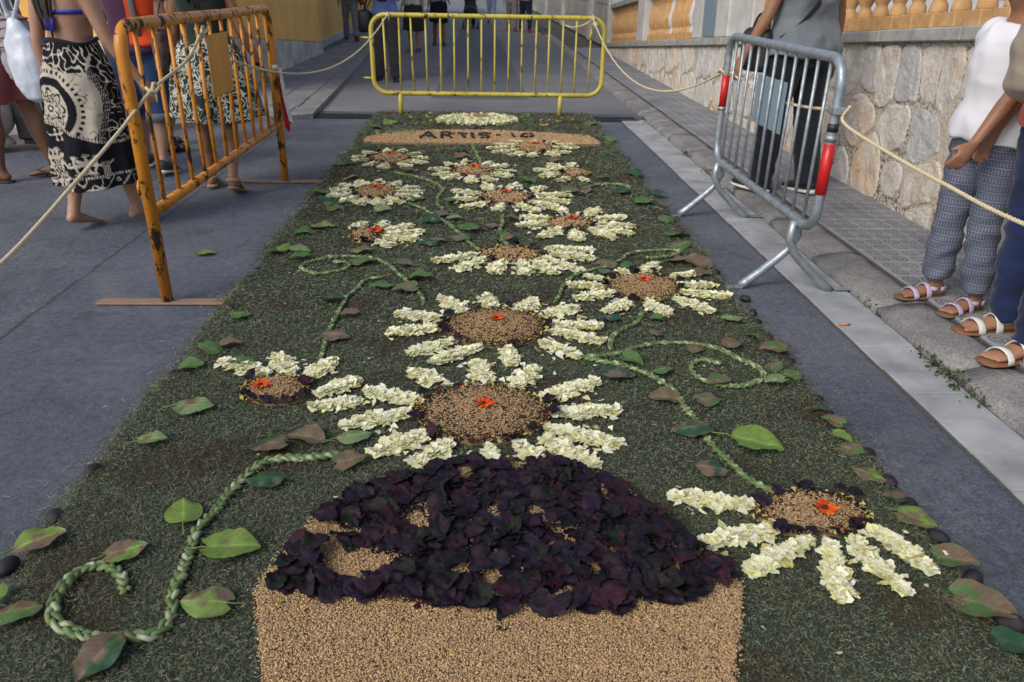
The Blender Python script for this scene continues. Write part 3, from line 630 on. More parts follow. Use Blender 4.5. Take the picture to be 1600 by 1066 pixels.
# grains
def grain():
    v = [[-.5, 0, 0]]
    for k in range(3): v.append([-.05, .17*math.cos(2.094*k+.5), .17*math.sin(2.094*k+.5)])
    v.append([.5, 0, 0]); f = []
    for k in range(3): f += [[0, 1+(k+1) % 3, 1+k], [4, 1+k, 1+(k+1) % 3]]
    return np.array(v), np.array(f), np.array([.85, 1, 1.05, .95, .9])
GR = grain()
def grains(name, poly, dens, size, parent, z0=.026, dome=0.0, mix=(.0, .0, .0), centre=None, rim=False, jit=.012):
    P_ = np.array([[p.x, p.y] for p in poly]); lo, hi = P_.min(0), P_.max(0); n = int((hi-lo).prod()*dens)
    p = np.column_stack([rng.uniform(lo[0]-jit, hi[0]+jit, n), rng.uniform(lo[1]-jit, hi[1]+jit, n)])
    p = p[in_poly(p+rng.normal(0, jit*.35, p.shape), P_)]; n = len(p); k = rng.random(n) < .02; p[k] += rng.normal(0, .022, (k.sum(), 2))
    c = (lo+hi)/2; rr = np.sqrt((((p-c)/((hi-lo)/2))**2).sum(1)).clip(0, 1.3)
    C = np.array([.64, .44, .235])*rng.uniform(.72, 1.22, (n, 1))*np.stack([np.ones(n), rng.uniform(.92, 1.06, n), rng.uniform(.8, 1.15, n)], 1)
    u = rng.random(n); wt = (.35+.9*rr**2) if rim else np.ones(n)
    k = u < mix[0]*wt; C[k] = np.array([.015, .012, .012])
    k = (u > .5) & (u < .5+mix[1]*wt); C[k] = np.array([.62, .42, .06])*rng.uniform(.7, 1.1, (k.sum(), 1))
    k = (u > .8) & (u < .8+mix[2]*wt); C[k] = np.array([.45, .06, .015])*rng.uniform(.5, 1.2, (k.sum(), 1))
    if rim:
        k = (rr > .86) & (rng.random(n) < .5); pr = np.array([[.012, .008, .01], [.5, .45, .12], [.15, .02, .02], [.05, .03, .02]]); C[k] = pr[rng.integers(0, 4, k.sum())]
    s = rng.uniform(.8, 1.25, n)*size; s[C.max(1) < .06] *= 1.7
    z = z0+dome*np.maximum(0, 1-rr**2)+rng.uniform(-.003, .004, n)
    m3 = euler_mats(rng.uniform(0, 6.283, n), rng.normal(0, .3, n), rng.normal(0, .3, n), np.stack([s, s*rng.uniform(.9, 1.4, n), s*1.1], 1))
    o3 = Vector(parent.location)
    me = scatter_mesh(name, [GR], np.column_stack([p[:, 0]-o3.x, p[:, 1]-o3.y, z]), m3, C)
    o = link(name, me, M['grain'], parent); tag(o, kind='stuff'); return o
M['grain_base'] = m_simple('packed_grain', (.50, .35, .19), (.24, .15, .075), 190, .8, .8, .006, pos=True)
def pad(name, poly, z, dome, parent, mat):
    c = sum(poly, Vector())/len(poly); o3 = Vector(parent.location); v = []; f = []; n = len(poly); K = 5
    for r in range(K):
        q = 1-r/K
        for p in poly: v.append((c.x+(p.x-c.x)*q-o3.x, c.y+(p.y-c.y)*q-o3.y, z+dome*(1-q*q) if r else z-.007))
    v.append((c.x-o3.x, c.y-o3.y, z+dome))
    for r in range(K-1):
        for j in range(n): k = (j+1) % n; f.append((r*n+j, r*n+k, (r+1)*n+k, (r+1)*n+j))
    for j in range(n): f.append(((K-1)*n+j, (K-1)*n+(j+1) % n, K*n))
    return link(name, mesh(name, v, f, True), mat, parent)

# leaf shapes ------------------------------------------------------
def leaf_mesh(name, kind, seed, colour, brown=(.20, .115, .055), brownness=.3, stem=True, mat='leaf'):
    rnd = random.Random(seed); nu, nv = 12, 4; v = []; c = []; f = []
    curl = rnd.uniform(.2, .95); fold = rnd.uniform(-.2, .45); twist = rnd.uniform(-.5, .5); cup = rnd.uniform(-.35, .35)
    for i in range(nu+1):
        u = i/nu
        if kind == 'heart': wd = .44*math.sin(math.pi*min(1, (u*.985+.012))**.62)**.72
        elif kind == 'oval': wd = .38*math.sin(math.pi*(u*.97+.015)**.82)**.75
        else: wd = .33*math.sin(math.pi*(u*.97+.015)**.78)**.9
        for j in range(-nv, nv+1):
            s = j/nv; x = u-.5; y = wd*s
            if kind == 'heart': x -= .15*abs(s)**1.3*max(0, 1-u*2.4)
            if kind == 'purple' and abs(j) == nv: y *= 1+.10*(1 if i % 2 else -1)
            r = math.hypot(x, y)
            z = fold*abs(y)*.8-curl*.28*(u-.45)**2+cup*y*y*1.2+twist*x*y*.8+.05*mnoise.noise((x*4+seed, y*4, seed))+.04*mnoise.noise((x*7, y*7+seed, 2))+.035*abs(s)**2*math.sin(u*9+seed)
            if kind == 'purple': z += .09*mnoise.noise((x*4+seed, y*4, 3))+.05*abs(y)*math.sin(u*26)
            v.append((x, y, z))
            n1 = mnoise.noise((x*2.2+seed*3, y*2.2, seed))+.35*mnoise.noise((x*7, y*7+seed, 1)); k = min(1, max(0, (n1-(.45-brownness*1.3))/.12))
            vein = 1.28 if j == 0 else (1-.16*(abs(math.sin(u*20-abs(s)*5)) < .25))
            cc = tuple((colour[q]*(1-k)+brown[q]*k)*vein*(.88+.24*rnd.random()) for q in range(3)); c.append(cc)
    W = 2*nv+1
    for i in range(nu):
        for j in range(W-1): a = i*W+j; f.append((a, a+W, a+W+1, a+1))
    zmin = min(p[2] for p in v); v = [(p[0], p[1], p[2]-zmin) for p in v]
    if stem:
        mb = MB(); z0 = v[nv][2]; mb.tube([(-.44, 0, z0), (-.6, .02, z0*.6+.03), (-.78, .06*twist, .03), (-.9, .12*twist, .02)], [.013, .011, .011, .012], 5)
        b0 = len(v); v += [tuple(p) for p in mb.v]; f += [tuple(q+b0 for q in fc) for fc in mb.f]; c += [(colour[0]*1.25, colour[1]*1.15, colour[2]*1.1)]*len(mb.v)
    me = mesh(name, v, f, True, c); me.materials.append(M[mat])
    a = me.color_attributes.new('luv', 'FLOAT_COLOR', 'POINT'); lu = np.zeros((len(v), 4), np.float32); lu[:, 1] = .5
    for i in range(nu+1):
        for j in range(W): lu[i*W+j, 0] = i/nu; lu[i*W+j, 1] = abs(j-nv)/nv
    a.data.foreach_set('color', lu.ravel()); return me
LIME, GREEN, DARK, PALE = (.17, .27, .055), (.085, .175, .045), (.028, .085, .038), (.2, .28, .12)
LV = {}
for k, cc, bb_ in (('lime', LIME, .02), ('green', GREEN, .05), ('dark', DARK, .12), ('pale', PALE, .10), ('half', GREEN, .44), ('limehalf', LIME, .42), ('darkhalf', DARK, .42), ('brown', (.13, .13, .06), .6)):
    LV[k] = [leaf_mesh('leaf', 'heart' if q % 3 else 'oval', 31*q+len(k)*7, cc, (.175, .125, .08), bb_, True) for q in range(5)]
PV = [leaf_mesh('purple_leaf', 'purple', 400+q, ((.014, .009, .017), (.019, .01, .018), (.011, .01, .017), (.015, .009, .022), (.042, .012, .021), (.012, .017, .012), (.014, .009, .018))[q % 7], (.03, .013, .022), .25, False, 'purple') for q in range(14)]

# flowerpot motif ---------------------------------------------------
o0 = (pot_poly[0]+pot_poly[7])/2
pot = empty('flowerpot_motif', (o0.x, 1.35, 0), 0, 'tan grain flowerpot heaped with purple leaves at the bottom of the carpet', 'flowerpot motif')
pad('pot_base', pot_poly, .036, .004, pot, M['grain_base']); pad('soil_base', soil_poly, .037, .018, pot, M['grain_base'])
grains('pot_grain', pot_poly, 150000, .008, pot, .041, .004, (.004, .01, .0))
grains('soil_grain', soil_poly, 48000, .0092, pot, .042, .018, (.004, .008, .0))
holes = [(560, 885, 62, 17), (520, 835, 14, 12), (940, 783, 12, 22), (722, 905, 20, 14), (880, 938, 26, 12), (660, 815, 12, 16), (1057, 900, 14, 14), (505, 848, 22, 14), (770, 925, 18, 14), (730, 742, 16, 9), (805, 738, 12, 9), (850, 820, 9, 12)]
sp_ = np.array([[p.x, p.y] for p in soil_poly]); lo, hi = sp_.min(0), sp_.max(0)
pts = []
tries = 0
inner = [(p-sum(soil_poly, Vector())/len(soil_poly))*.945+sum(soil_poly, Vector())/len(soil_poly) for p in soil_poly]
ip = np.array([[p.x, p.y] for p in inner])
hw = [(G(x, y), abs(G(x+rx, y).x-G(x, y).x), abs(G(x, y-ry).y-G(x, y).y)) for x, y, rx, ry in holes]
while len(pts) < 740 and tries < 60000:
    tries += 1; p = np.array([[random.uniform(lo[0], hi[0]), random.uniform(lo[1], hi[1])]])
    if not in_poly(p, ip)[0]: continue
    if any(((p[0, 0]-h[0].x)/(h[1]*1.15))**2+((p[0, 1]-h[0].y)/(h[2]*1.4))**2 < 1 for h in hw): continue
    if any((p[0, 0]-q[0])**2+(p[0, 1]-q[1])**2 < .0125**2 for q in pts): continue
    pts.append((p[0, 0], p[0, 1]))
pts.sort(key=lambda q: q[1])
under = MB(); uc = []
for i, (x, y) in enumerate(pts):
    mesh_ = random.choice(PV); s = random.uniform(.06, .092); rot = (random.gauss(0, .25), random.gauss(-.05, .25), random.uniform(0, 6.283)); zz = .048+random.uniform(0, .022)
    if i % 9 in (0, 2, 4, 6): link('purple_leaf', mesh_, None, pot, (x-o0.x, y-1.35, zz+.008), rot, s)
    else:
        mt = Matrix.Translation((x-o0.x, y-1.35, zz-.006)) @ Matrix.Rotation(rot[2], 4, 'Z') @ Matrix.Rotation(rot[0], 4, 'X') @ Matrix.Scale(s, 4)
        cols_ = np.empty(len(mesh_.vertices)*4, np.float32); mesh_.color_attributes['col'].data.foreach_get('color', cols_); uc += [tuple(q[:3]) for q in cols_.reshape(-1, 4)]
        under.add([mt @ q.co for q in mesh_.vertices], [tuple(q.vertices) for q in mesh_.polygons])
tag(under.build('under_leaves', M['purple'], pot, True, cols=uc), kind='stuff')
p = G(790, 971); link('purple_leaf', PV[1], None, pot, (p.x-o0.x, p.y-1.35, .036), (0, .05, .2), .095)
p = G(968, 768); link('purple_leaf', PV[4], None, pot, (p.x-o0.x, p.y-1.35, .06), (0, .05, .5), .08)

# daisies -----------------------------------------------------------
def floret(seed, wide):
    r = np.random.default_rng(seed); xs = [(-.5, .10), (-.1, .26*wide), (.25, .42*wide), (.48, .34*wide)]; v = []; tt = []
    for i, (x, wd) in enumerate(xs):
        zc = .17*(x+.5)**2*r.uniform(.3, 1.3)
        for s in (-1, 0, 1):
            v.append([x+(r.uniform(-.08, .12) if i == 3 else 0), wd*s, zc+abs(s)*.12*r.uniform(-.3, 1.3)]); tt.append([[.86, .88, .45], [.97, .97, .8], [1, 1, .98], [1, 1, 1.02]][i])
    f = []
    for i in range(3):
        for j in range(2): a = i*3+j; f += [[a, a+3, a+4], [a, a+4, a+1]]
    return np.array(v), np.array(f), np.array(tt)
FL = [floret(q, [1, .8, 1.2, .6, 1.1][q]) for q in range(5)]
def petal_pile(parent, tip, root, width, n, size):
    a = np.array(root[:2]); b_ = np.array(tip[:2]); L = np.linalg.norm(b_-a); dr = (b_-a)/max(L, 1e-6); nr = np.array([-dr[1], dr[0]])
    q = rng.random(n); wob = rng.uniform(-.3, .3); prof = (.40+.68*np.sin(np.pi*np.clip(q*.97, 0, 1)**1.1))*width*.5*(1+.25*np.sin(q*23+rng.uniform(0, 6)))
    s = np.clip(rng.normal(0, .62, n), -1.2, 1.2); so_ = rng.random(n) < .045; s[so_] = rng.normal(0, 1.6, so_.sum())
    p = a+np.outer(q*L, dr)+np.outer(s*prof+wob*width*.35*np.sin(q*4), nr)
    z = .036+(1-np.abs(s).clip(0, 1)**2)*size*rng.uniform(.0, .38, n)
    C = np.array([.86, .85, .63])*rng.uniform(.86, 1.08, (n, 1)); k = rng.random(n) < .22; C[k] = np.array([.72, .70, .36])*rng.uniform(.85, 1.1, (k.sum(), 1))
    k = rng.random(n) < .12; C[k] = np.array([.82, .83, .74]); k = rng.random(n) < .05; C[k] = np.array([.5, .42, .2])
    sz = rng.uniform(.75, 1.25, n)*size
    m3 = euler_mats(rng.uniform(0, 6.283, n), rng.normal(0, .17, n), rng.normal(-.04, .2, n), sz*np.where(rng.random(n) < .12, 1.35, 1.0))
    o3 = parent.location
    me = scatter_mesh('petal', FL, np.column_stack([p[:, 0]-o3.x, p[:, 1]-o3.y, z]), m3, C); me.polygons.foreach_set('use_smooth', [True]*len(me.polygons)); return tag(link('petal', me, M['petal'], parent), kind='stuff')
def bloom(parent, p, s, mat='bloom'):
    mb = MB(); cols_ = []; n = 15
    for k in range(n):
        a = 2*math.pi*k/n+random.uniform(-.12, .12); L = random.uniform(.75, 1.1); dr = Vector((math.cos(a), math.sin(a), 0)); nr = Vector((-dr.y, dr.x, 0)); up = random.uniform(.05, .25); b0 = len(mb.v)
        for q, wd in ((.12, .07), (.5, .15), (.85, .14), (1.0, .05)):
            for sg in (-1, 1): mb.v.append(dr*q*L*s+nr*wd*sg*s+Vector((0, 0, (up*q+.05*sg*q)*s)))
        for i in range(3): mb.f.append((b0+2*i, b0+2*i+2, b0+2*i+3, b0+2*i+1))
        cc = random.choice(((.72, .075, .006), (.62, .045, .006), (.78, .15, .008))); cols_ += [tuple(x*.5 for x in cc)]*2+[cc]*6
    nb = len(mb.v); mb.ball((0, 0, .1*s), (.24*s, .24*s, .14*s), 8, 5); cols_ += [(.06, .02, .01)]*(len(mb.v)-nb)
    o3 = parent.location; return mb.build('orange_bloom', M[mat], parent, False, (p.x-o3.x, p.y-o3.y, p.z), (0, 0, random.uniform(0, 6)), cols_)
for i, d in enumerate(D):
    c = G(*d['c']); da = empty('daisy', (c.x, c.y, 0), 0, d['lab'], 'flower motif', 'daisies laid out on the grass carpet'); d['o'] = da
    big = d.get('big', 0); near = max(0.0, min(1.0, (5.2-c.y)/3.5))
    pad('disc_base', d['poly'], .034, .022, da, M['grain_base'])
    rw = abs(d['poly'][0].x-c.x)
    grains('seed_disc', d['poly'], 70000 if big else 17000, .0085 if big else .016, da, .039, .022, (.2, .06, .05) if i in (0, 1) else (.12, .04, .03), None, True)
    nb_ = 260 if big else 90; an = rng.uniform(0, 6.283, nb_); rr_ = rng.normal(.99, .05, nb_)
    hx_, hy_ = max(q.x for q in d['poly'])-c.x, (max(q.y for q in d['poly'])-min(q.y for q in d['poly']))/2; cy_ = (max(q.y for q in d['poly'])+min(q.y for q in d['poly']))/2-c.y
    cc_ = np.array([[.02, .012, .015], [.55, .47, .12], [.16, .02, .02], [.02, .012, .02], [.6, .52, .2]])[rng.integers(0, 5, nb_)]
    tag(link('rim_flakes', scatter_mesh('rim_flakes', FL, np.column_stack([hx_*rr_*np.cos(an), cy_+hy_*rr_*np.sin(an), rng.uniform(.04, .05, nb_)]), euler_mats(rng.uniform(0, 6.28, nb_), rng.normal(0, .4, nb_), rng.normal(0, .4, nb_), rng.uniform(.008, .016, nb_)*(1 if big else 1.5)), cc_), M['petal'], da), kind='stuff')
    tips = [(G(*a_), G(*b_)) for a_, b_ in d['P']] if 'P' in d else []
    if 'ring' in d:
        rx, ry, k = d['ring']
        for q in range(k):
            an = 2*math.pi*(q+random.uniform(-.15, .15))/k; u_, v_ = math.cos(an), math.sin(an)
            tips.append((G(d['c'][0]+rx*u_*random.uniform(.9, 1.05), d['c'][1]+1+ry*v_), G(d['c'][0]+d['r']*.98*u_, d['c'][1]+d['ry']*.98*v_)))
    for tp, rt in tips:
        L = (tp-rt).length; wdt = max(.056, min(.077, L*.42)) if big else max(.06, min(.088, L*.46))
        if i == 3: wdt = .062
        ar = L*wdt; n_ = int(max(60, ar*(20500 if big else 12500)))
        sz = .025 if big else .029
        ax_ = (tp-rt).normalized()*sz*.45
        petal_pile(da, tp-ax_*.5, rt+ax_*.5, max(.028, wdt-sz*.7), n_, sz)
    if i != 6 or True:
        off = d.get('off', (0, -5 if big else -3)); bp = G(d['c'][0]+off[0], d['c'][1]+off[1]); bp.z = .066
        if i not in (5, 12): bloom(da, bp, .036 if big else .046)
    for q in range(13 if big else 7):                        # torn dark leaf pieces round the rim
        an = random.uniform(0, 6.283); pp = G(d['c'][0]+d['r']*1.05*math.cos(an), d['c'][1]+d['ry']*1.08*math.sin(an))
        link('dark_leaf', random.choice(PV), None, da, (pp.x-c.x, pp.y-c.y, .058), (random.gauss(0, .3), random.gauss(0, .3), random.uniform(0, 6)), random.uniform(.038, .062) if big else random.uniform(.045, .065))
# far cream oval
c = G(745, 187); fo = empty('petal_oval', (c.x, c.y, 0), 0, 'cream oval of petals with an orange middle at the far end, below the yellow barrier', 'flower motif')
pl_ = ell((745, 187.5), 63, 7.5)
P_ = np.array([[p.x, p.y] for p in pl_]); n = 3400; lo, hi = P_.min(0), P_.max(0); p = np.column_stack([rng.uniform(lo[0], hi[0], n), rng.uniform(lo[1], hi[1], n)]); p = p[in_poly(p, P_)]; n = len(p)
C = np.array([.80, .79, .56])*rng.uniform(.84, 1.08, (n, 1))
me = scatter_mesh('petal_bed', FL, np.column_stack([p[:, 0]-c.x, p[:, 1]-c.y, .03+rng.uniform(0, .03, n)]), euler_mats(rng.uniform(0, 6.28, n), rng.normal(0, .4, n), rng.normal(0, .45, n), rng.uniform(.03, .05, n)), C)
tag(link('petal_bed', me, M['petal'], fo), kind='stuff')
grains('seed_disc', ell((747, 184.5), 18, 2.6), 20000, .016, fo, .06, .02, (.03, .05, .25))
# loose yellow petals round it
n = 330; p = np.column_stack([rng.uniform(-.8, 1.0, n), rng.uniform(8.0, 8.8, n)]); p = p[(np.abs(p[:, 0]-.02) > .1)]; n = len(p)
cl = p[:, :1]*0+np.array([.55, .48, .16])*rng.uniform(.6, 1.2, (n, 1))
keep = np.array([mnoise.noise((q[0]*5, q[1]*5, 3)) > .05 for q in p]); p, cl = p[keep], cl[keep]; n = len(p)
me = scatter_mesh('loose_petals', FL, np.column_stack([p, np.full(n, .035)]), euler_mats(rng.uniform(0, 6.28, n), rng.normal(0, .3, n), rng.normal(0, .3, n), rng.uniform(.02, .045, n)), cl)
tag(link('loose_petals', me, M['petal']), 'loose yellow petals strewn beside the far cream oval', 'petals', kind='stuff')
# white petals lost on the grass
n = 150; p = np.column_stack([rng.uniform(-1.05, 1.15, n), rng.uniform(1.2, 6.5, n)]); cl = np.array([.7, .7, .6])*rng.uniform(.7, 1.1, (n, 1))
me = scatter_mesh('stray_petals', FL, np.column_stack([p, np.full(n, .04)]), euler_mats(rng.uniform(0, 6.28, n), rng.normal(0, .3, n), rng.normal(0, .3, n), rng.uniform(.007, .016, n)), cl)
tag(link('stray_petals', me, M['petal']), 'tiny stray white petals dotted over the grass bed', 'petals', kind='stuff')

# banner with dark lettering ----------------------------------------
c = G(755, 215); ban = empty('lettered_banner', (c.x, c.y, 0), 0, 'sandy grain banner with dark letters across the far end of the carpet', 'banner')
pad('banner_base', ban_poly, .036, .006, ban, M['grain_base'])
grains('banner_grain', ban_poly, 10000, .02, ban, .043, .003, (.002, .004, .0))
def letter(strokes):
    mb = MB()
    for s in strokes:
        pp = smooth_path([G(560+x/4, 170+y/4) for x, y in s], .028) if len(s) > 1 else [G(560+s[0][0]/4, 170+s[0][1]/4)]
        for q in pp: mb.ball((q.x-c.x+random.uniform(-.006, .006), q.y-c.y+random.uniform(-.008, .008), .056), (random.uniform(.011, .017), random.uniform(.014, .022), .01), 7, 5)
    mb.build('letter', M['pod'], ban)
letter([[(385, 190), (410, 172), (440, 153)], [(440, 153), (458, 172), (478, 190)], [(412, 177), (460, 178)]])
letter([[(520, 188), (522, 172), (525, 156)], [(525, 156), (560, 154), (578, 163), (560, 170), (528, 172)], [(548, 172), (584, 189)]])
letter([[(602, 163), (640, 161), (690, 163)], [(648, 163), (655, 176), (662, 188)]])
letter([[(708, 162), (714, 176), (718, 190)]])
letter([[(818, 164), (785, 160), (755, 166), (775, 174), (812, 179), (808, 189), (760, 190)]])
letter([[(868, 174), (900, 172)]])
letter([[(960, 165), (966, 175), (972, 184)]])
letter([[(1085, 166), (1050, 164), (1020, 172), (1022, 182), (1055, 184), (1086, 181)], [(1086, 167), (1086, 180)]])
p = G(740, 202); tag(MB().ball((0, 0, .05), (.045, .045, .045), 12, 8).build('purple_bud', m_simple('purple_bud', (.06, .03, .09), (.03, .015, .04), 40, .6, .5), None, True, (p.x, p.y, .0)), 'small round purple flower head on the upper edge of the banner', 'flower head')

# plaited stems ------------------------------------------------------
def vine(px, label, r=.011, name='plaited_stem'):
    r *= .78 if r < .0134 else .84
    path = smooth_path([G(*q, .042) for q in px], .011); mb = MB(); cols_ = []; o = path[0]; nP = len(path)
    for s in range(3):
        pp = []; rr = []
        for i, q in enumerate(path):
            tg = (path[min(i+1, nP-1)]-path[max(i-1, 0)]).normalized(); nr = Vector((-tg.y, tg.x, 0)); ph = i*.011/.085*2*math.pi+s*2.094+2.6*mnoise.noise((i*.07, 3.3, 8))
            wob = .014*mnoise.noise((q.x*9, q.y*9, 3))
            pp.append(q-o+nr*(math.sin(ph)*r*.85+wob)+Vector((0, 0, .037+math.sin(2*ph)*r*.55))); rr.append(r*(.62+.4*mnoise.noise((i*.23, s*5, 1))+.12*mnoise.noise((i*.9, s*3, 2))))
        b0 = len(mb.v); mb.tube(pp, rr, 6)
        for i in range(len(mb.v)-b0):
            k = mnoise.noise(((i//6)*.33, s*9.1, 4))+.4*mnoise.noise((i*.37, s*2.1, 6)); g = (.17, .25, .09) if k > -.02 else (.085, .15, .05)
            if k > .28: g = (.42, .46, .28)
            if k < -.38: g = (.22, .18, .08)
            cols_.append(g)
    ob = mb.build(name, M['vine'], None, True, (o.x, o.y, 0), None, cols_); return tag(ob, label, 'plaited stem', 'plaited green stems laid between the daisies')
vine([(200, 920), (188, 897), (157, 883), (120, 892), (92, 920), (84, 952), (102, 980), (155, 998), (200, 990), (240, 985), (264, 958), (270, 920), (290, 880), (303, 840), (322, 808), (352, 778), (382, 742), (420, 720), (470, 712), (535, 706)], 'thick pale green plaited stem curling into a hook in the bottom left corner', .0135)
vine([(1212, 770), (1170, 745), (1132, 712), (1105, 680), (1075, 636), (1045, 602), (1000, 577), (960, 566), (912, 556)], 'plaited stem running down to the drooping half daisy on the right', .0125)
vine([(905, 556), (960, 551), (1000, 540), (1050, 533), (1110, 540), (1152, 557), (1185, 574), (1188, 590), (1160, 600), (1112, 598), (1086, 582), (1080, 569), (1100, 560), (1130, 568)], 'plaited stem ending in a flat spiral near the right edge', .011)
vine([(1005, 484), (992, 504), (966, 515), (955, 530), (958, 546)], 'short plaited stem under the daisy beside the grey barrier', .0105)
vine([(868, 470), (884, 443), (905, 426), (958, 411), (985, 395), (1030, 389), (1062, 391), (1050, 398), (1010, 402)], 'plaited stem curling past the right end of the wide middle daisy', .0105)
vine([(503, 562), (510, 532), (524, 494), (545, 462), (572, 437), (602, 430)], 'plaited stem rising from the half daisy at the left edge', .0105)
vine([(664, 472), (650, 453), (622, 425), (592, 405), (540, 399), (492, 405), (471, 416), (492, 426), (535, 420), (542, 410), (520, 406)], 'plaited stem with a loop at its end left of the middle daisies', .0105)
vine([(752, 392), (716, 362), (682, 336), (640, 316)], 'thin plaited stem slanting to the daisy at the left edge', .012)
vine([(792, 384), (783, 364), (786, 334)], 'short thin stem between the wide daisy and the one above it', .012)
vine([(690, 328), (684, 310), (690, 292), (660, 278), (615, 268)], 'thin plaited stem below the third daisy from the banner', .013)
vine([(738, 226), (744, 238), (752, 254)], 'short thin stem hanging from the middle of the banner', .013)
vine([(905, 302), (925, 290), (960, 286), (985, 292), (965, 300)], 'thin curled stem by the far right edge of the carpet', .013)
vine([(668, 378), (640, 370), (604, 365)], 'thin stem leaving the small daisy on its right', .011)

# leaves: (x, y, width px, turn degrees, kind, label)
LF = [(62, 845, 80, 30, 'limehalf', 'brown leaf with bright green rims beside a dark pod at the left edge'), (200, 860, 62, 20, 'limehalf', 'lime green leaf with a brown streak left of the thick plaited stem'),
 (287, 800, 78, 110, 'lime', 'bright lime heart shaped leaf touching the left of the thick plaited stem'), (367, 856, 84, 5, 'lime', 'bright lime heart shaped leaf right of the thick plaited stem'),
 (318, 943, 76, 178, 'limehalf', 'leaf lying flat right of the hooked plaited stem, its back edge brown'), (155, 1027, 98, 250, 'darkhalf', 'big dark green and brown leaf at the bottom under the plaited hook'),
 (28, 957, 76, 15, 'half', 'green leaf with brown middle at the lower left edge'), (-4, 925, 44, 95, 'lime', 'bright green leaf cut by the left picture edge'),
 (415, 750, 62, 185, 'dark', 'glossy dark green leaf under the upper bend of the thick plaited stem'), (412, 697, 62, 190, 'darkhalf', 'green leaf with large brown patch above the thick plaited stem'),
 (478, 683, 64, 170, 'brown', 'wide brown leaf above the thick plaited stem'), (553, 683, 58, 25, 'pale', 'pale green leaf touching the left petals of the large daisy'),
 (550, 718, 50, 20, 'brown', 'brown leaf at the end of the thick plaited stem'), (240, 687, 44, 10, 'pale', 'pale green leaf beside a dark pod at the left edge'),
 (307, 635, 58, 5, 'pale', 'pale leaf with brown centre below the half daisy on the left'), (362, 537, 34, 15, 'brown', 'small pale brown leaf above the half daisy on the left'),
 (298, 571, 44, 10, 'green', 'curled green leaf at the left edge level with the half daisy'), (325, 543, 36, 170, 'green', 'green leaf at the left edge above the half daisy'),
 (372, 567, 40, 170, 'green', 'narrow green leaf lying on the outer petal of the left half daisy'), (375, 492, 34, 10, 'green', 'green leaf on the left edge by the foot of the orange barrier'),
 (468, 391, 36, 0, 'pale', 'pale green leaf near the loop of the plaited stem on the left'), (466, 402, 30, 190, 'green', 'green leaf tucked under the pale one by the left loop'),
 (525, 525, 48, 0, 'brown', 'brown leaf across the stem above the left half daisy'), (545, 490, 28, 190, 'brown', 'small brown leaf left of the second large daisy'),
 (522, 467, 38, 20, 'dark', 'dark green leaf beside the stem on the left'), (656, 432, 40, 5, 'green', 'green leaf above the second large daisy'), (630, 452, 40, 190, 'half', 'green and brown leaf left above the second large daisy'), (594, 446, 34, 175, 'green', 'green leaf at the junction of two plaited stems'),
 (1078, 672, 60, 190, 'darkhalf', 'brown leaf with green rims left of the right hand stem'), (1110, 733, 54, 170, 'darkhalf', 'green leaf with a brown half near the drooping daisy'), (1183, 692, 84, -20, 'lime', 'large green leaf with long stalk right of the right hand stem'),
 (1037, 621, 52, 180, 'brown', 'brown leaf with green tip at the bend of the right hand stem'), (1108, 625, 42, 10, 'half', 'green leaf with brown centre right of the right hand stem'), (970, 584, 54, 5, 'darkhalf', 'green and brown leaf at the right of the large daisies'),
 (990, 563, 36, -30, 'green', 'light green leaf at the fork of the right hand stems'), (1036, 579, 36, 15, 'green', 'small green leaf on the right hand stem'), (1122, 595, 44, 200, 'half', 'green and brown leaf lying across the flat spiral'),
 (1210, 595, 34, 190, 'pale', 'round pale green leaf right of the flat spiral'), (1088, 545, 28, 10, 'brown', 'small brown leaf inside the flat spiral'), (1146, 538, 34, 30, 'brown', 'brown leaf outside the top of the flat spiral'),
 (1024, 520, 30, 90, 'brown', 'small brown star shaped leaf under the daisy by the grey barrier'), (1142, 497, 34, 180, 'pale', 'pale green leaf with long stalk by the right edge, below the grey barrier foot'), (1022, 497, 26, 120, 'green', 'small green leaf below the daisy by the grey barrier'), (958, 497, 30, 10, 'dark', 'small dark leaf left below the daisy by the grey barrier')]
used_kind = {}
ORD = ['first', 'second', 'third', 'fourth', 'fifth', 'sixth', 'seventh', 'eighth', 'ninth', 'tenth', 'eleventh', 'twelfth', 'thirteenth', 'fourteenth', 'fifteenth', 'sixteenth', 'seventeenth', 'eighteenth', 'nineteenth', 'twentieth']
TONE = dict(lime='lime green', green='green', dark='dark green', pale='pale green', half='half brown', limehalf='lime and brown', darkhalf='green and brown', brown='brown')
def ranks(rows): return {i: ORD[k] for k, i in enumerate(sorted(range(len(rows)), key=lambda i: -rows[i][1]))}
SHORT = ['the large front daisy', 'the second large daisy', 'the left half daisy', 'the drooping daisy', 'the daisy by the grey barrier', 'the wide middle daisy', 'the many petalled right daisy', 'the daisy above the middle', 'the closed ring daisy on the left', 'the third daisy below the banner', 'the far left daisy', 'the far right daisy', 'the small far right half daisy', 'the small left half daisy']
seen_near = {}
def near_label(x, y, kd):
    k = min(range(len(D)), key=lambda q: (D[q]['c'][0]-x)**2+(3*(D[q]['c'][1]-y))**2); dx, dy = x-D[k]['c'][0], 3*(y-D[k]['c'][1])
    side = ('right of' if dx > 0 else 'left of') if abs(dx) > abs(dy) else ('below' if dy > 0 else 'above')
    t_ = f'small {TONE[kd]} leaf {side} {SHORT[k]}'; seen_near[t_] = seen_near.get(t_, 0)+1
    return t_ if seen_near[t_] == 1 else t_+f', {ORD[seen_near[t_]-1]} of them'
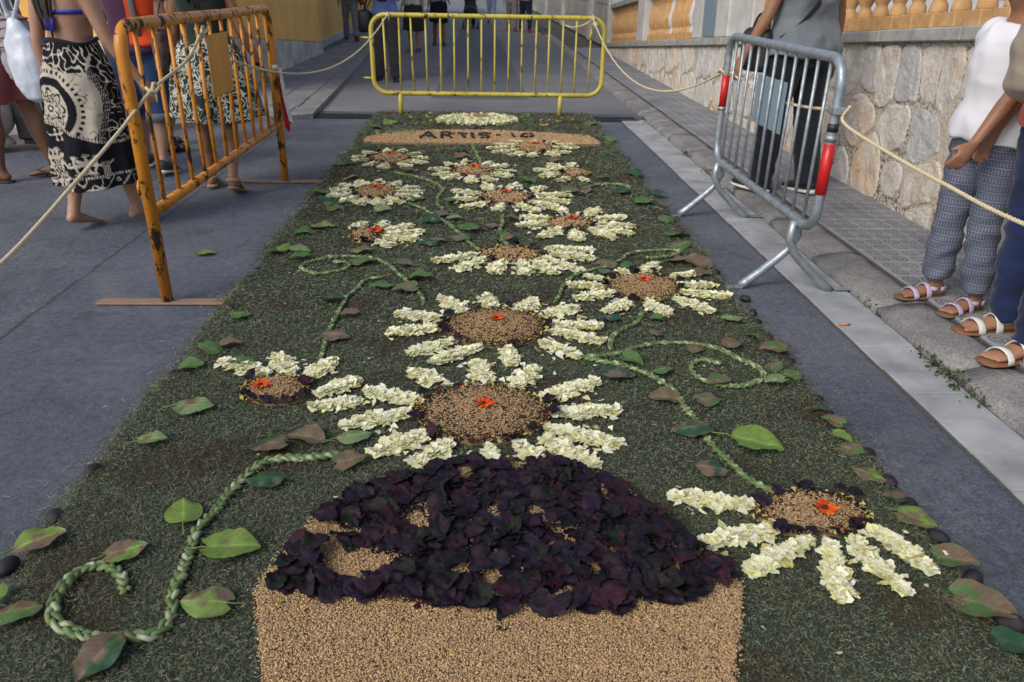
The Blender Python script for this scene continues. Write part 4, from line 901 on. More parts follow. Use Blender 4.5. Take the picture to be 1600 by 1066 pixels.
def place_leaf(x, y, wpx, deg, kind, label, group=None, zz=.043, lift=0.0):
    p = G(x, y, .045 if zz > .01 else .01); sz = (G(x+wpx/2, y)-G(x-wpx/2, y)).length*.95
    q = used_kind.get(kind, 0); used_kind[kind] = q+1
    o = link('fallen_leaf', LV[kind][q % 5], None, None, (p.x, p.y, zz), (random.gauss(0, .1), random.gauss(0, .1)-lift, R(deg)), sz); return tag(o, label, 'leaf', group)
for l in LF: place_leaf(*l)
rows = ((1178, 522, 30, 150, 'green'), (1207, 541, 42, 175, 'half'), (1212, 568, 34, 30, 'half'), (1240, 583, 34, 300, 'green'), (1278, 635, 32, 320, 'dark'), (1300, 652, 34, 140, 'half'), (1318, 680, 36, 300, 'lime'), (1335, 697, 38, 330, 'half'), (1358, 737, 54, 150, 'limehalf'), (1402, 773, 46, 170, 'darkhalf'), (1437, 806, 56, 320, 'limehalf'), (1492, 868, 74, 330, 'half'), (1545, 945, 92, 320, 'half'), (1592, 1003, 60, 330, 'dark')); rk = ranks(rows) if len(rows) < 21 else {}
for i, (x, y, wp, dg, kd) in enumerate(rows):
    place_leaf(x, y, wp, dg, kd, f'{rk[i]} leaf from the bottom along the right edge of the carpet, {TONE[kd]}', 'leaves lining the right carpet edge', .03, .12)
rows = ((440, 385, 26, 60, 'lime'), (428, 392, 22, 200, 'green'), (505, 352, 26, 10, 'pale'), (522, 323, 24, 250, 'green'), (545, 276, 22, 5, 'pale'), (497, 300, 22, 180, 'green'), (575, 225, 20, 90, 'dark'), (540, 255, 22, 0, 'dark'), (510, 312, 24, 150, 'dark'), (475, 360, 24, 200, 'green'), (590, 198, 22, 190, 'green'), (610, 190, 18, 90, 'lime')); rk = ranks(rows) if len(rows) < 21 else {}
for i, (x, y, wp, dg, kd) in enumerate(rows):
    place_leaf(x, y, wp*1.5, dg, kd, f'small {TONE[kd]} leaf, {rk[i]} counted up the far left carpet edge', 'leaves lining the far left carpet edge', .03, .15)
rows = ((1055, 366, 26, 200, 'green'), (1062, 382, 28, 20, 'half'), (1085, 408, 30, 150, 'brown'), (1040, 340, 24, 90, 'green'), (1062, 405, 26, 10, 'half'), (1010, 315, 22, 0, 'green'), (1028, 300, 20, 0, 'dark'), (990, 268, 20, 100, 'dark'), (965, 243, 20, 200, 'dark'), (950, 215, 18, 100, 'green'), (925, 192, 22, 20, 'green'), (820, 178, 14, 90, 'green'), (1098, 425, 26, 20, 'brown')); rk = ranks(rows) if len(rows) < 21 else {}
for i, (x, y, wp, dg, kd) in enumerate(rows):
    place_leaf(x, y, wp*1.5, dg, kd, f'small {TONE[kd]} leaf, {rk[i]} counted up the far right carpet edge', 'leaves lining the far right carpet edge', .03, .15)
rows = ((695, 335, 26, 10, 'brown'), (710, 341, 24, 0, 'pale'), (670, 345, 26, 200, 'dark'), (730, 355, 30, 0, 'green'), (742, 358, 26, 30, 'green'), (722, 372, 28, 0, 'half'), (665, 380, 28, 180, 'dark'), (800, 371, 20, 30, 'brown'), (788, 366, 18, 60, 'green'), (770, 353, 24, 10, 'brown'), (600, 328, 24, 0, 'pale'), (562, 392, 34, 190, 'limehalf'), (570, 408, 34, 20, 'green'), (633, 412, 30, 0, 'half'), (650, 310, 22, 90, 'green'), (705, 313, 24, 0, 'green'), (725, 246, 22, 0, 'brown'), (720, 234, 20, 90, 'dark'), (820, 283, 24, 150, 'green'), (895, 300, 26, 0, 'half'), (918, 298, 20, 60, 'brown'), (948, 412, 30, 170, 'half'), (870, 250, 22, 10, 'brown'), (665, 216, 16, 90, 'lime'), (985, 418, 32, 20, 'green'), (945, 280, 18, 0, 'brown'), (685, 375, 24, 0, 'brown'), (978, 300, 22, 0, 'dark'), (950, 425, 24, 10, 'green'), (640, 268, 22, 0, 'brown'), (800, 340, 20, 0, 'brown')); rk = ranks(rows) if len(rows) < 21 else {}
for i, (x, y, wp, dg, kd) in enumerate(rows):
    place_leaf(x, y, wp*1.15, dg, kd, near_label(x, y, kd), 'small leaves among the farther daisies')
place_leaf(322, 396, 32, 20, 'lime', 'green leaf lying alone on the bare asphalt behind the orange barrier foot', None, .006)
# sprigs lying along the top of the banner
for k in range(16):
    x = random.uniform(585, 650); y = 205+random.uniform(-2, 2)+(650-x)*.05; p = G(x, y); link('leaf_sprig', LV['pale'][k % 5], None, ban, (p.x-c.x if False else p.x-ban.location.x, p.y-ban.location.y, .045), (0, 0, random.uniform(0, 6)), random.uniform(.05, .08))
# dark pods along both edges
pod = MB().ball((0, 0, 0), (.5, .34, .3), 10, 7)
pod.v = [p*(1+.12*mnoise.noise(p*3)) for p in pod.v]; pod = pod.mesh('dark_pod', True); pod.materials.append(M['pod'])
rows = ((278, 588, 20), (250, 623, 17), (197, 690, 22), (153, 738, 26), (94, 811, 30), (20, 890, 36), (395, 437, 14), (407, 423, 12), (367, 482, 16), (378, 470, 14), (390, 453, 13), (345, 513, 16), (320, 538, 16), (422, 405, 12), (312, 552, 15)); rk = ranks(rows)
for i, (x, y, s) in enumerate(rows):
    p = ground_point(x, y, .012); p.x += .012 if x > 700 else -.012; sz = (G(x+s/2, y)-G(x-s/2, y)).length*1.35; tag(link('dark_pod', pod, None, None, (p.x, p.y, sz*.3), (random.uniform(-.2, .2), 0, random.uniform(0, 3)), sz), f'{rk[i]} dark oval pod counted up the left edge of the carpet', 'seed pod', 'dark pods along the left edge')
rows = ((1270, 624, 16), (1290, 648, 15), (1310, 680, 18), (1348, 712, 24), (1382, 756, 26), (1412, 790, 24), (1457, 842, 28), (1512, 906, 30), (1566, 977, 40), (1600, 1032, 36), (1160, 468, 14), (1172, 490, 14), (1178, 505, 14), (1197, 530, 15), (1230, 566, 15), (1222, 556, 13), (1115, 427, 12), (1103, 414, 11)); rk = ranks(rows)
for i, (x, y, s) in enumerate(rows):
    p = ground_point(x, y, .012); p.x += .012 if x > 700 else -.012; sz = (G(x+s/2, y)-G(x-s/2, y)).length*1.35; tag(link('dark_pod', pod, None, None, (p.x, p.y, sz*.3), (random.uniform(-.2, .2), 0, random.uniform(0, 3)), sz), f'{rk[i]} dark oval pod counted up the right edge of the carpet', 'seed pod', 'dark pods along the right edge')
# weeds in the kerb joints
def weeds(spots):
    n = sum(q[2] for q in spots); pos = []; cl = []
    for x, y, k, sx, sy in spots:
        for _ in range(k): pos.append((random.gauss(x, sx), random.gauss(y, sy), random.uniform(.006, .04)))
    pos = np.array(pos); cl = np.array([[.045, .075, .03]])*rng.uniform(.5, 1.7, (len(pos), 1)); k = rng.random(len(pos)) < .2; cl[k] = [.11, .085, .05]
    bl = (np.array([[-.5, 0, 0], [0, -.22, .06], [.5, 0, .02], [0, .22, .06]]), np.array([[0, 1, 3], [1, 2, 3]]), np.array([.8, 1, 1.1, 1]))
    return scatter_mesh('kerb_weeds', [bl], pos, euler_mats(rng.uniform(0, 6.28, len(pos)), rng.normal(0, .6, len(pos)), rng.normal(-.5, .5, len(pos)), rng.uniform(.012, .032, len(pos))), cl)
tag(link('kerb_weeds', weeds([(1.80, 2.55, 300, .028, .13), (1.9, 2.55, 80, .07, .02), (1.81, 3.18, 40, .012, .07), (2.045, 3.3, 25, .008, .1), (1.81, 6.72, 70, .02, .06), (1.81, 6.05, 50, .02, .06), (2.045, 6.6, 50, .01, .12), (1.81, 5.4, 40, .02, .06), (1.8, 8.6, 60, .03, .06), (2.05, 2.6, 40, .01, .1), (-2.0, 9.5, 50, .05, .1)]), M['weed']), 'small green weeds growing in the joints of the right kerb', 'weeds', kind='stuff')
p = G(1313, 500); tag(MB().tube([(0, 0, 0), (.03, .004, 0), (.034, .004, 0), (.05, .006, .001)], [.005, .005, .0055, .0055], 8).build('cigarette_stub', m_simple('orange_stub', (.55, .2, .06), None, 60, .8), None, True, (p.x, p.y, .019)), 'small orange cigarette stub on the pale gutter strip', 'stub')

# ------------------------------------------------------------------ barriers
def rounded(y0, y1, z0, z1, r, k=6, bottom=True):
    pts = []
    def arc(cy, cz, a0, a1):
        for i in range(k+1):
            a = R(a0+(a1-a0)*i/k); pts.append((cy+r*math.cos(a), cz+r*math.sin(a)))
    arc(y1-r, z1-r, 0, 90); arc(y0+r, z1-r, 90, 180)
    if bottom: arc(y0+r, z0+r, 180, 270); arc(y1-r, z0+r, 270, 360)
    return pts
# orange barrier: two posts joined by a top hoop, one lower rail, flat foot bars
ox = -1.42
ob = empty('orange_barrier', (ox, 4.47, 0), 0, 'rusty orange crowd barrier with sign plate on the left of the carpet', 'barrier')
H2 = 1.17; top = [(0, -1.17, .02), (0, -1.17, H2-.1)]+[(0, -1.07-.1*math.cos(R(a)), H2-.1+.1*math.sin(R(a))) for a in (15, 30, 45, 60, 75, 90)]+[(0, -.5, H2+.003), (0, .2, H2-.002), (0, 1.05, H2)]+[(0, 1.05+.12*math.sin(R(a)), H2-.12+.12*math.cos(R(a))) for a in (15, 30, 45, 60, 75, 90)]+[(0, 1.17, .5), (0, 1.17, .01)]
MB().tube(top, .026, 14).build('frame', M['orange_paint'], ob, True)
MB().tube([(0, -1.15, .42), (0, 0, .42), (0, 1.15, .42)], .024, 12).build('lower_rail', M['orange_paint'], ob, True)
for i in range(12):
    y = -1.17+.19*(i+1)-.03; dx = random.uniform(-.006, .006)
    MB().tube([(0, y, .43), (dx, y+random.uniform(-.008, .008), .8), (0, y+random.uniform(-.006, .006), H2-.015)], .0105, 8).build('bar', M['orange_paint'], ob, True)
MB().box(.013, .017, -.19, .17, .77, 1.08, bev=.001).build('sign_plate', M['orange_plate'], ob)
MB().tube([(0, -1.2, .56), (-.0, -1.235, .575), (0, -1.25, .55), (0, -1.245, .52)], .007, 8).build('hook', M['orange_paint'], ob, True)
for y in (-1.17, 1.17):
    MB().box(-.31, .31, y-.03, y+.03, .004, .014, bev=.002).build('foot', M['wood'], ob)
tp = MB()
for i, (zz, c_) in enumerate(((.74, 0), (.7, 1), (.62, 2), (.5, 3))): tp.box(.01+.012*i, .016+.012*i, 1.19+.006*i, 1.215+.008*i, zz-.1, zz)
MB().add([(.03, 1.165, .78), (.045, 1.2, .77), (.05, 1.225, .62), (.07, 1.235, .44), (.045, 1.25, .34), (.022, 1.21, .4), (.02, 1.185, .6)], [(0, 1, 2, 6), (2, 3, 5, 6), (3, 4, 5)]).build('red_tape_end', M['red_tape'], ob)
MB().add([(.034, 1.16, .8), (.05, 1.19, .79), (.06, 1.21, .6), (.085, 1.225, .42), (.06, 1.21, .43), (.04, 1.19, .6)], [(0, 1, 2, 5), (2, 3, 4, 5)]).build('white_tape_end', M['white_tape'], ob)
MB().tube([(0, 1.17, .785), (0, 1.17, .80), (0, 1.17, .815)], .03, 12).build('tape_wrap', M['white_tape'], ob, True)
# yellow barrier across the street
yb_ = empty('yellow_barrier', (.09, 8.75, 0), 0, 'worn yellow crowd barrier standing across the street at the far end of the carpet', 'barrier')
pts = rounded(-1.235, 1.235, .245, 1.03, .15, 7)
MB().tube([(y, 0, z) for y, z in pts], .024, 12, closed=True).build('frame', M['yellow_paint'], yb_, True)
for i in range(16):
    x = -1.235+.145*(i+1); dx = random.uniform(-.014, .014) if i in (0, 1, 2, 3) else random.uniform(-.005, .005)
    MB().tube([(x, 0, .25), (x-dx, random.uniform(-.006, .006), .55), (x-dx*1.5, 0, 1.02)], .0098, 8).build('bar', M['yellow_paint'], yb_, True)
for x in (-.955, .79):
    MB().tube([(x, 0, .25), (x, 0, .13), (x, 0, .008)], .026, 10).build('leg', M['yellow_paint'], yb_, True)
    MB().box(x-.03, x+.03, -.28, .28, .004, .014, bev=.002).build('foot', M['wood'], yb_)
for z in (.80, .395): MB().tube([(-1.235, 0, z), (-1.29, 0, z+.003), (-1.345, 0, z+.006)], [.014, .012, .008], 8).build('hook', M['yellow_paint'], yb_, True)
# grey barrier on the right
gb = empty('grey_barrier', (1.5, 4.09, 0), R(0), 'galvanised grey crowd barrier with red tape and splayed legs on the right', 'barrier')
pts = rounded(-.80, .79, .36, 1.09, .11, 6)
MB().tube([(0, y, z) for y, z in pts], .022, 14, closed=True).build('frame', M['galv'], gb, True)
for i in range(11):
    y = -.80+.1325*(i+1); MB().tube([(0, y, .365), (0, y+random.uniform(-.002, .002), .7), (0, y, 1.085)], .0085, 8).build('bar', M['galv'], gb, True)
for y in (-.60, .69):
    for s in (-1, 1):
        lg = [(0.02*s, y, .36), (.03*s, y, .27), (-.005*s, y, .20), (-.05*s, y, .155), (-.12*s, y, .09), (-.19*s, y, .03), (-.215*s, y, .012)]
        rr = [.02, .02, .02, .0205, .021, .023, .02]
        MB().tube([Vector(p)+Vector((0, .028*s, 0)) for p in lg], rr, 12).build('leg', M['galv'], gb, True)
        MB().box(-.26*s-.03, -.26*s+.055*1, y+.028*s-.022, y+.028*s+.022, .0045+(.014 if s < 0 else 0), .0095+(.014 if s < 0 else 0), bev=.001).build('foot', M['galv'], gb)
MB().tube([(0, -.8, .53), (0, -.8, .64), (0, -.8, .75)], .0245, 14).build('red_tape', M['red_tape'], gb, True)
MB().tube([(0, -.8, .76), (0, -.8, .785)], .0255, 14).build('collar', M['galv'], gb, True)
MB().tube([(0, -.8, .80), (0, -.8, .835)], .0232, 14).build('black_sticker', M['black_tape'], gb, True)
q = MB().box(-.028, .028, -.845, -.775, .875, .905, bev=.003).build('clip', M['galv'], gb)
MB().tube([(0, .79, .68), (0, .79, .76), (0, .79, .865)], .0245, 14).build('red_tape', M['red_tape'], gb, True)
MB().box(-.027, -.0245, .782, .798, .69, .86).build('white_stripe', M['white_tape'], gb)
MB().tube([(0, .79, .66), (0, .79, .68)], .0255, 14).build('collar', M['galv'], gb, True)
MB().box(.009, .012, -.19, .25, .68, .93, bev=.001).build('sign_plate', M['plate_grey'], gb)

# ------------------------------------------------------------------ ropes
def rope(pts, label, knots=(), r=.0074):
    path = smooth_path(pts, .008); o = path[0]; mb = MB(); n = len(path)
    up = Vector((0, 0, 1))
    for s in range(3):
        pp = []
        for i, q in enumerate(path):
            tg = (path[min(i+1, n-1)]-path[max(i-1, 0)]).normalized(); a = tg.cross(up)
            if a.length < .05: a = tg.cross(Vector((1, 0, 0)))
            a.normalize(); b_ = tg.cross(a); ph = i*.008/.05*2*math.pi+s*2.094
            pp.append(q-o+(a*math.cos(ph)+b_*math.sin(ph))*r*.42)
        mb.tube(pp, r*.62, 6)
    e = empty('rope', o, 0, label, 'rope', 'cream ropes tied between the barriers'); mb.build('strands', M['rope'], e, True)
    for k in knots:
        k = Vector(k)-o; kb = MB(); R_ = .021
        kb.tube([(k.x+R_*1.45*math.cos(a/7*6.283), k.y+R_*1.45*math.sin(a/7*6.283), k.z+.012*math.sin(a*1.9)) for a in range(15)], r*.8, 7)
        kb.tube([(k.x+.01*math.sin(a*.9), k.y+R_*1.3*math.cos(a/6*6.283), k.z+R_*1.3*math.sin(a/6*6.283)) for a in range(13)], r*.8, 7)
        kb.tube([(k.x, k.y, k.z), (k.x+.015, k.y-.02, k.z-.02), (k.x+.02, k.y-.03, k.z-.05)], [r*.8, r*.8, r*.5], 6); kb.build('knot', M['rope'], e, True)
    return e
A = Vector((ox+.0, 4.285, 1.1)); B = Vector((ox+.03, 3.47, .915)); e1 = side_point(118, 285, -1.44); e2 = side_point(0, 413, -1.47)
rope([A, (A+B)/2+Vector((.03, 0, -.012)), B, (B+e1)/2+Vector((.0, 0, -.006)), e1, e2, e2+Vector((-.02, -.45, -.05)), e2+Vector((-.06, -1.0, .1))], 'cream rope tied to the orange barrier and slanting down to the left', [B, A])
yk = Vector((-.965, 8.72, 1.03)); a0 = Vector((ox+.012, 4.66, .93))
def span(a, c, sag, n=14): return [a.lerp(c, i/n)-Vector((0, 0, sag*4*(i/n)*(1-i/n))) for i in range(n+1)]
rope(span(a0, yk, .27), 'cream rope sagging from the orange barrier to the left end of the yellow barrier', [yk])
yr = Vector((1.185, 8.72, 1.03)); g0 = Vector((1.49, 4.90, .885))
rope(span(yr, g0, .36), 'cream rope sagging from the yellow barrier to the grey barrier', [yr, yr.lerp(g0, .035)-Vector((0, 0, .05))])
gn_ = Vector((1.5, 3.262, .895)); rope(span(g0+Vector((.03, -.04, 0)), gn_+Vector((.036, .02, .0)), .06)+[gn_+Vector((.02, -.03, .0))], 'cream rope running behind the bars of the grey barrier', [g0])
r0 = gn_+Vector((0, -.01, -.045)); r1 = side_point(1600, 350, 1.62)
rope([gn_+Vector((0.03, -.03, .02)), r0+Vector((.01, -.03, 0)), r0.lerp(r1, .33)-Vector((0, 0, .012)), r0.lerp(r1, .66)-Vector((0, 0, .012)), r1, r1+(r1-r0)*.6+Vector((.05, 0, .06)), r1+(r1-r0)*1.1+Vector((.1, 0, .2))], 'cream rope slanting from the grey barrier down to the right edge, past the girl', [])
rope([yr+Vector((0, 0, 0)), yr+Vector((-.08, 0, -.06)), yr+Vector((-.2, -.01, -.09)), yr+Vector((-.285, 0, -.075))], 'loose rope tail on the right end of the yellow barrier')

# ------------------------------------------------------------------ people
def remesh(name, mb, voxel, mat, parent, fold=0.0, fs=(9, 9, 3), seed=0, iters=3):
    me = mb.mesh('tmp'); bm = bmesh.new(); bm.from_mesh(me); bm.to_mesh(me); bm.free()
    o = bpy.data.objects.new('tmp', me); col.objects.link(o)
    r = o.modifiers.new('r', 'REMESH'); r.mode = 'VOXEL'; r.voxel_size = voxel; r.use_smooth_shade = True
    s = o.modifiers.new('s', 'SMOOTH'); s.iterations = iters; s.factor = .5
    dg = bpy.context.evaluated_depsgraph_get(); m2 = bpy.data.meshes.new_from_object(o.evaluated_get(dg)); m2.name = name
    bpy.data.objects.remove(o); bpy.data.meshes.remove(me)
    if fold:
        n = len(m2.vertices); co = np.empty(n*3, np.float32); no = np.empty(n*3, np.float32); m2.vertices.foreach_get('co', co); m2.vertices.foreach_get('normal', no)
        co = co.reshape(-1, 3); no = no.reshape(-1, 3)
        d = np.array([1-abs(mnoise.noise((p[0]*fs[0]+seed, p[1]*fs[1], p[2]*fs[2]+.6*p[0]*fs[2])))*2.4+.5*mnoise.noise((p[0]*fs[0]*2.2, p[1]*fs[1]*2.2+seed, p[2]*fs[2]*2.6)) for p in co])
        co += no*(d*fold)[:, None]; m2.vertices.foreach_set('co', co.astype(np.float32).ravel()); m2.update()
    return link(name, m2, mat, parent)

TORSO = [(.455, .03, .03, 0), (.47, .078, .058, -.004), (.50, .096, .069, -.008), (.53, .099, .071, -.01), (.57, .092, .065, -.004), (.62, .079, .056, .0), (.66, .083, .059, .002), (.71, .094, .066, .004), (.75, .1, .066, .003), (.785, .105, .058, 0), (.808, .095, .05, -.003), (.825, .066, .042, -.004), (.842, .036, .037, -.002), (.87, .0325, .035, .004)]
HEAD = [(.87, .0325, .035, .004), (.878, .034, .04, .01), (.893, .038, .051, .012), (.915, .044, .056, .008), (.945, .0465, .058, .003), (.97, .043, .053, .0), (.988, .031, .038, -.002), (.998, .012, .015, -.002)]
class Person:
    def __init__(s, label, p, heading, h, legs, arms, skin, female=False, lean=0.0, voxel=.0105, width=1.0, hands=True, feet='bare', group=None):
        s.h = h; s.f = female; s.w = width; s.vox = voxel*1.08 if voxel < .012 else voxel*1.3
        s.o = empty('person', p, R(heading), label, 'person', group); s.lean = R(lean); s.skin = skin
        s.leg = []; s.arm = []
        hx = .05*h*width
        for sd, (hip, abd, kn, yaw, pit) in zip((-1, 1), legs):
            H = Vector((sd*hx, 0, .50*h)); a, b_ = R(hip), R(abd)
            K = H+Vector((sd*math.sin(b_), math.sin(a), -math.cos(a)*math.cos(b_))).normalized()*.232*h
            c_ = a-R(kn); A_ = K+Vector((sd*math.sin(b_)*.6, math.sin(c_), -math.cos(c_))).normalized()*.222*h
            yw = -R(yaw)*sd; fd = Vector((math.sin(-yw), math.cos(yw)*math.cos(R(pit)), -math.sin(R(pit)))).normalized(); s.leg.append([H, K, A_, fd])
        low = 9
        for H, K, A_, fd in s.leg:
            heel = A_-Vector((0, 0, .042*h))-fd*.03*h; toe = A_-Vector((0, 0, .042*h))+fd*.115*h; low = min(low, heel.z, toe.z)
        s.dz = -low
        for q in s.leg:
            for i in range(3): q[i] = q[i]+Vector((0, 0, s.dz))
        for sd, (fl, ab, el, tw) in zip((-1, 1), arms):
            S = s.up(Vector((sd*.098*h*width*(.93 if female else 1.0), -.004*h, .795*h))); a, b_ = R(fl), R(ab)
            d1 = Vector((sd*math.sin(b_), math.sin(a)*math.cos(b_), -math.cos(a)*math.cos(b_))); E_ = S+d1*.172*h
            c_ = a+R(el); b2 = b_+R(tw); d2 = Vector((sd*math.sin(b2), math.sin(c_)*math.cos(b2), -math.cos(c_)*math.cos(b2))); W_ = E_+d2*.15*h
            s.arm.append((S, E_, W_, d2, sd))
        s.body(hands, feet)
    def up(s, p):
        z0 = .5*s.h; d = p.z-z0; return Vector((p.x, p.y+math.sin(s.lean)*d, z0+math.cos(s.lean)*d if d > 0 else p.z))+Vector((0, 0, s.dz))
    def ring(s, z, a, b_, y, off=0.0, n=26):
        h = s.h; w_ = s.w
        if s.f and .44 < z < .58: a *= 1.06
        if s.f and .58 <= z < .68: a *= .9
        if s.f and z > .7 and z < .83: a *= .92
        return [s.up(Vector(((a*h*w_+off)*math.copysign(abs(math.cos(t))**.85, math.cos(t)), y*h+(b_*h*w_**.7+off)*math.copysign(abs(math.sin(t))**.85, math.sin(t)), z*h))) for t in (2*math.pi*k/n for k in range(n))]
    def torso(s, z0, z1, off, table=TORSO, flare=0.0):
        zs = sorted({z0, z1} | {q[0] for q in table if z0 < q[0] < z1}); out = []
        for z in zs:
            for i in range(len(table)-1):
                if table[i][0] <= z <= table[i+1][0]:
                    q = (z-table[i][0])/(table[i+1][0]-table[i][0]); v = [table[i][k]+(table[i+1][k]-table[i][k])*q for k in (1, 2, 3)]; break
            else: v = table[-1][1:]
            out.append(s.ring(z, *v, off=off+flare*(1-(z-z0)/(z1-z0))**2))
        return out
    def limb(s, pts, fr, rad, off=0.0, t0=0.0, t1=1.0, n=14):
        """tube along a polyline with radii given at fractions of its length"""
        L = [0]
        for a, b_ in zip(pts, pts[1:]): L.append(L[-1]+(b_-a).length)
        ts = sorted({t0, t1} | {f for f in fr if t0 < f < t1} | {l/L[-1] for l in L if t0 < l/L[-1] < t1}); P_ = []; r_ = []
        for t_ in ts:
            d = t_*L[-1]
            for i in range(len(L)-1):
                if d <= L[i+1]+1e-9: P_.append(pts[i].lerp(pts[i+1], (d-L[i])/(L[i+1]-L[i]))); break
            r_.append(float(np.interp(t_, fr, rad))*s.h+off)
        return P_, r_
    LEGF = ([0, .12, .3, .48, .53, .62, .72, .85, .95, 1.0], [.055, .053, .045, .034, .0325, .033, .034, .025, .0205, .021])
    ARMF = ([0, .12, .3, .5, .56, .66, .85, 1.0], [.031, .029, .026, .0225, .0225, .0225, .0175, .0145])
    def body(s, hands, feet):
        h = s.h; mb = MB(); mb.loft(s.torso(.455, .87, 0)); mb.loft(s.torso(.86, .998, 0, [TORSO[-1]]+HEAD[1:] if False else [(.86, .033, .035, .003)]+HEAD[1:]))
        for H, K, A_, fd in s.leg:
            kf = K+Vector((0, .006*h, 0)); p_, r_ = s.limb([H+Vector((0, 0, .02*h)), kf, A_], *s.LEGF); mb.tube(p_, r_, 14)
            cf = K.lerp(A_, .28)+Vector((0, -.008*h, 0)); mb.ball(cf, (.029*h, .03*h, .07*h), 10, 8)
            d0 = Vector((0, 0, .042*h)); sdv = fd.cross(Vector((0, 0, 1))).normalized()
            base = A_-d0
            mb.tube([A_+Vector((0, 0, .01*h)), A_-d0*.35-fd*.004*h, base-fd*.018*h+Vector((0, 0, .014*h))], [.0205*h, .022*h, .019*h], 12)
            mb.tube([base-fd*.034*h+Vector((0, 0, .013*h)), base-fd*.02*h+Vector((0, 0, .017*h)), base+fd*.03*h+Vector((0, 0, .019*h)), base+fd*.07*h+Vector((0, 0, .012*h)), base+fd*.098*h+Vector((0, 0, .009*h))],
                    [(.012*h, .011*h), (.019*h, .017*h), (.021*h, .019*h), (.026*h, .012*h), (.024*h, .008*h)], 12, side=sdv)
            inn = -1 if A_.x > 0 else 1
            for k in range(5):
                o_ = (k-2)*.0098*h; ln = (.026, .024, .021, .018, .014)[k]; b0 = base+fd*.09*h+sdv*(o_*inn*-1)+Vector((0, 0, .008*h)); rr = (.0068 if k == 0 else .0048)*h
                mb.tube([b0-fd*.01*h, b0+fd*ln*.5*h, b0+fd*ln*h-Vector((0, 0, .002*h))], [rr, rr, rr*.8], 8)
        for S, E_, W_, d2, sd in s.arm:
            sh = S+Vector((-sd*.02*h, 0, .004*h)); mb.ball(S, (.031*h, .031*h, .033*h), 12, 8)
            p_, r_ = s.limb([S, E_, W_], *s.ARMF); mb.tube(p_, r_, 12)
            # hand: flat palm, four bent fingers, thumb off its forward side
            ax_ = d2.normalized(); nrm = Vector((-sd, 0, 0)); nrm = (nrm-ax_*nrm.dot(ax_)).normalized(); fwd = ax_.cross(nrm).normalized()
            if fwd.y < 0: fwd = -fwd
            hl = .105*h
            mb.tube([W_-ax_*.01*h, W_+ax_*.12*hl, W_+ax_*.32*hl, W_+ax_*.52*hl], [(.0145*h, .012*h), (.017*h, .0105*h), (.0235*h, .0095*h), (.0225*h, .008*h)], 12, side=fwd)
            for k in range(4):
                o_ = (1.5-k)*.0122*h; ln = (.43, .48, .45, .35)[k]*hl; b0 = W_+ax_*.48*hl+fwd*o_; sp = fwd*(1.5-k)*.05; c1 = (ax_*math.cos(.25)+nrm*math.sin(.25)+sp).normalized(); c2 = (ax_*math.cos(.7)+nrm*math.sin(.7)+sp*.5).normalized(); c3 = (ax_*math.cos(1.05)+nrm*math.sin(1.05)).normalized()
                p1 = b0+c1*ln*.45; p2 = p1+c2*ln*.32; p3 = p2+c3*ln*.23; rr = .0054*h
                mb.tube([b0-ax_*.01, b0, p1, p2, p3], [rr, rr*1.05, rr, rr*.92, rr*.75], 8)
            b0 = W_+ax_*.14*hl+fwd*.012*h; dth = (ax_*.72+fwd*.6+nrm*.25).normalized(); p1 = b0+dth*.28*hl; p2 = p1+(ax_*.9+fwd*.2+nrm*.35).normalized()*.24*hl
            mb.tube([b0, p1, p2], [.0078*h, .0066*h, .0052*h], 8)
            if not hands: pass
        # nose, ears, chin on the head
        hp = lambda x, y, z: s.up(Vector((x*h, y*h, z*h)))
        mb.tube([hp(0, .055, .937), hp(0, .064, .922), hp(0, .072, .914), hp(0, .06, .909)], [.004*h, .0055*h, .0072*h, .006*h], 8)
        mb.ball(hp(0, .052, .886), (.016*h, .013*h, .012*h), 10, 7)
        for sd in (-1, 1): mb.ball(hp(sd*.047, -.002, .923), (.006*h, .013*h, .019*h), 8, 7)
        o = remesh('body', mb, s.vox, s.skin, s.o, 0)
        ey = MB()
        for sd in (-1, 1): ey.ball(hp(sd*.018, .0505, .934), (.0072*h, .006*h, .0055*h), 8, 6)
        e_ = ey.build('eyes', M['eye'], s.o, True)
        MB().tube([hp(-.016, .054, .8975), hp(-.006, .0615, .8992), hp(.006, .0615, .8992), hp(.016, .054, .8975)], [.002*h, .0045*h, .0045*h, .002*h], 8).build('lips', M['lips'], s.o, True)
        bw = MB()
        for sd in (-1, 1): bw.tube([hp(sd*.01, .0585, .9445), hp(sd*.02, .0565, .947), hp(sd*.031, .048, .944)], [.0022*h, .003*h, .0018*h], 6)
        bw.build('eyebrows', M['hair'], s.o, True)
    def hair(s, mat, long=0.0, braid=False):
        h = s.h; mb = MB(); hp = lambda x, y, z: s.up(Vector((x*h, y*h, z*h)))
        tab = [(.885, .036, .03, -.022), (.905, .046, .042, -.018), (.93, .051, .05, -.012), (.955, .051, .057, -.005), (.975, .046, .056, -.001), (.993, .034, .041, -.002), (1.004, .014, .017, -.002)]
        mb.loft([[p for p in s.ring(z, a, b_, y)] for z, a, b_, y in tab])
        if long:
            for k in range(9):
                x = (k-4)*.0075-.012; pts = [hp(x*.8, -.045, .93), hp(x*1.1, -.058, .88), hp(x*1.2+.003*math.sin(k*2), -.066, .82-(.0)), hp(x*1.0+.008*math.sin(k*1.7), -.074, .82-long*.5), hp(x*.7+.012*math.sin(k*2.3), -.07, .82-long*(1+.12*math.sin(k*3)))]
                mb.tube(smooth_path(pts, .02*h), [.012*h*(1-.75*i/max(1, len(smooth_path(pts, .02*h))-1)) for i in range(len(smooth_path(pts, .02*h)))], 6)
        ob_ = mb.build('hair', mat, s.o, True); return ob_
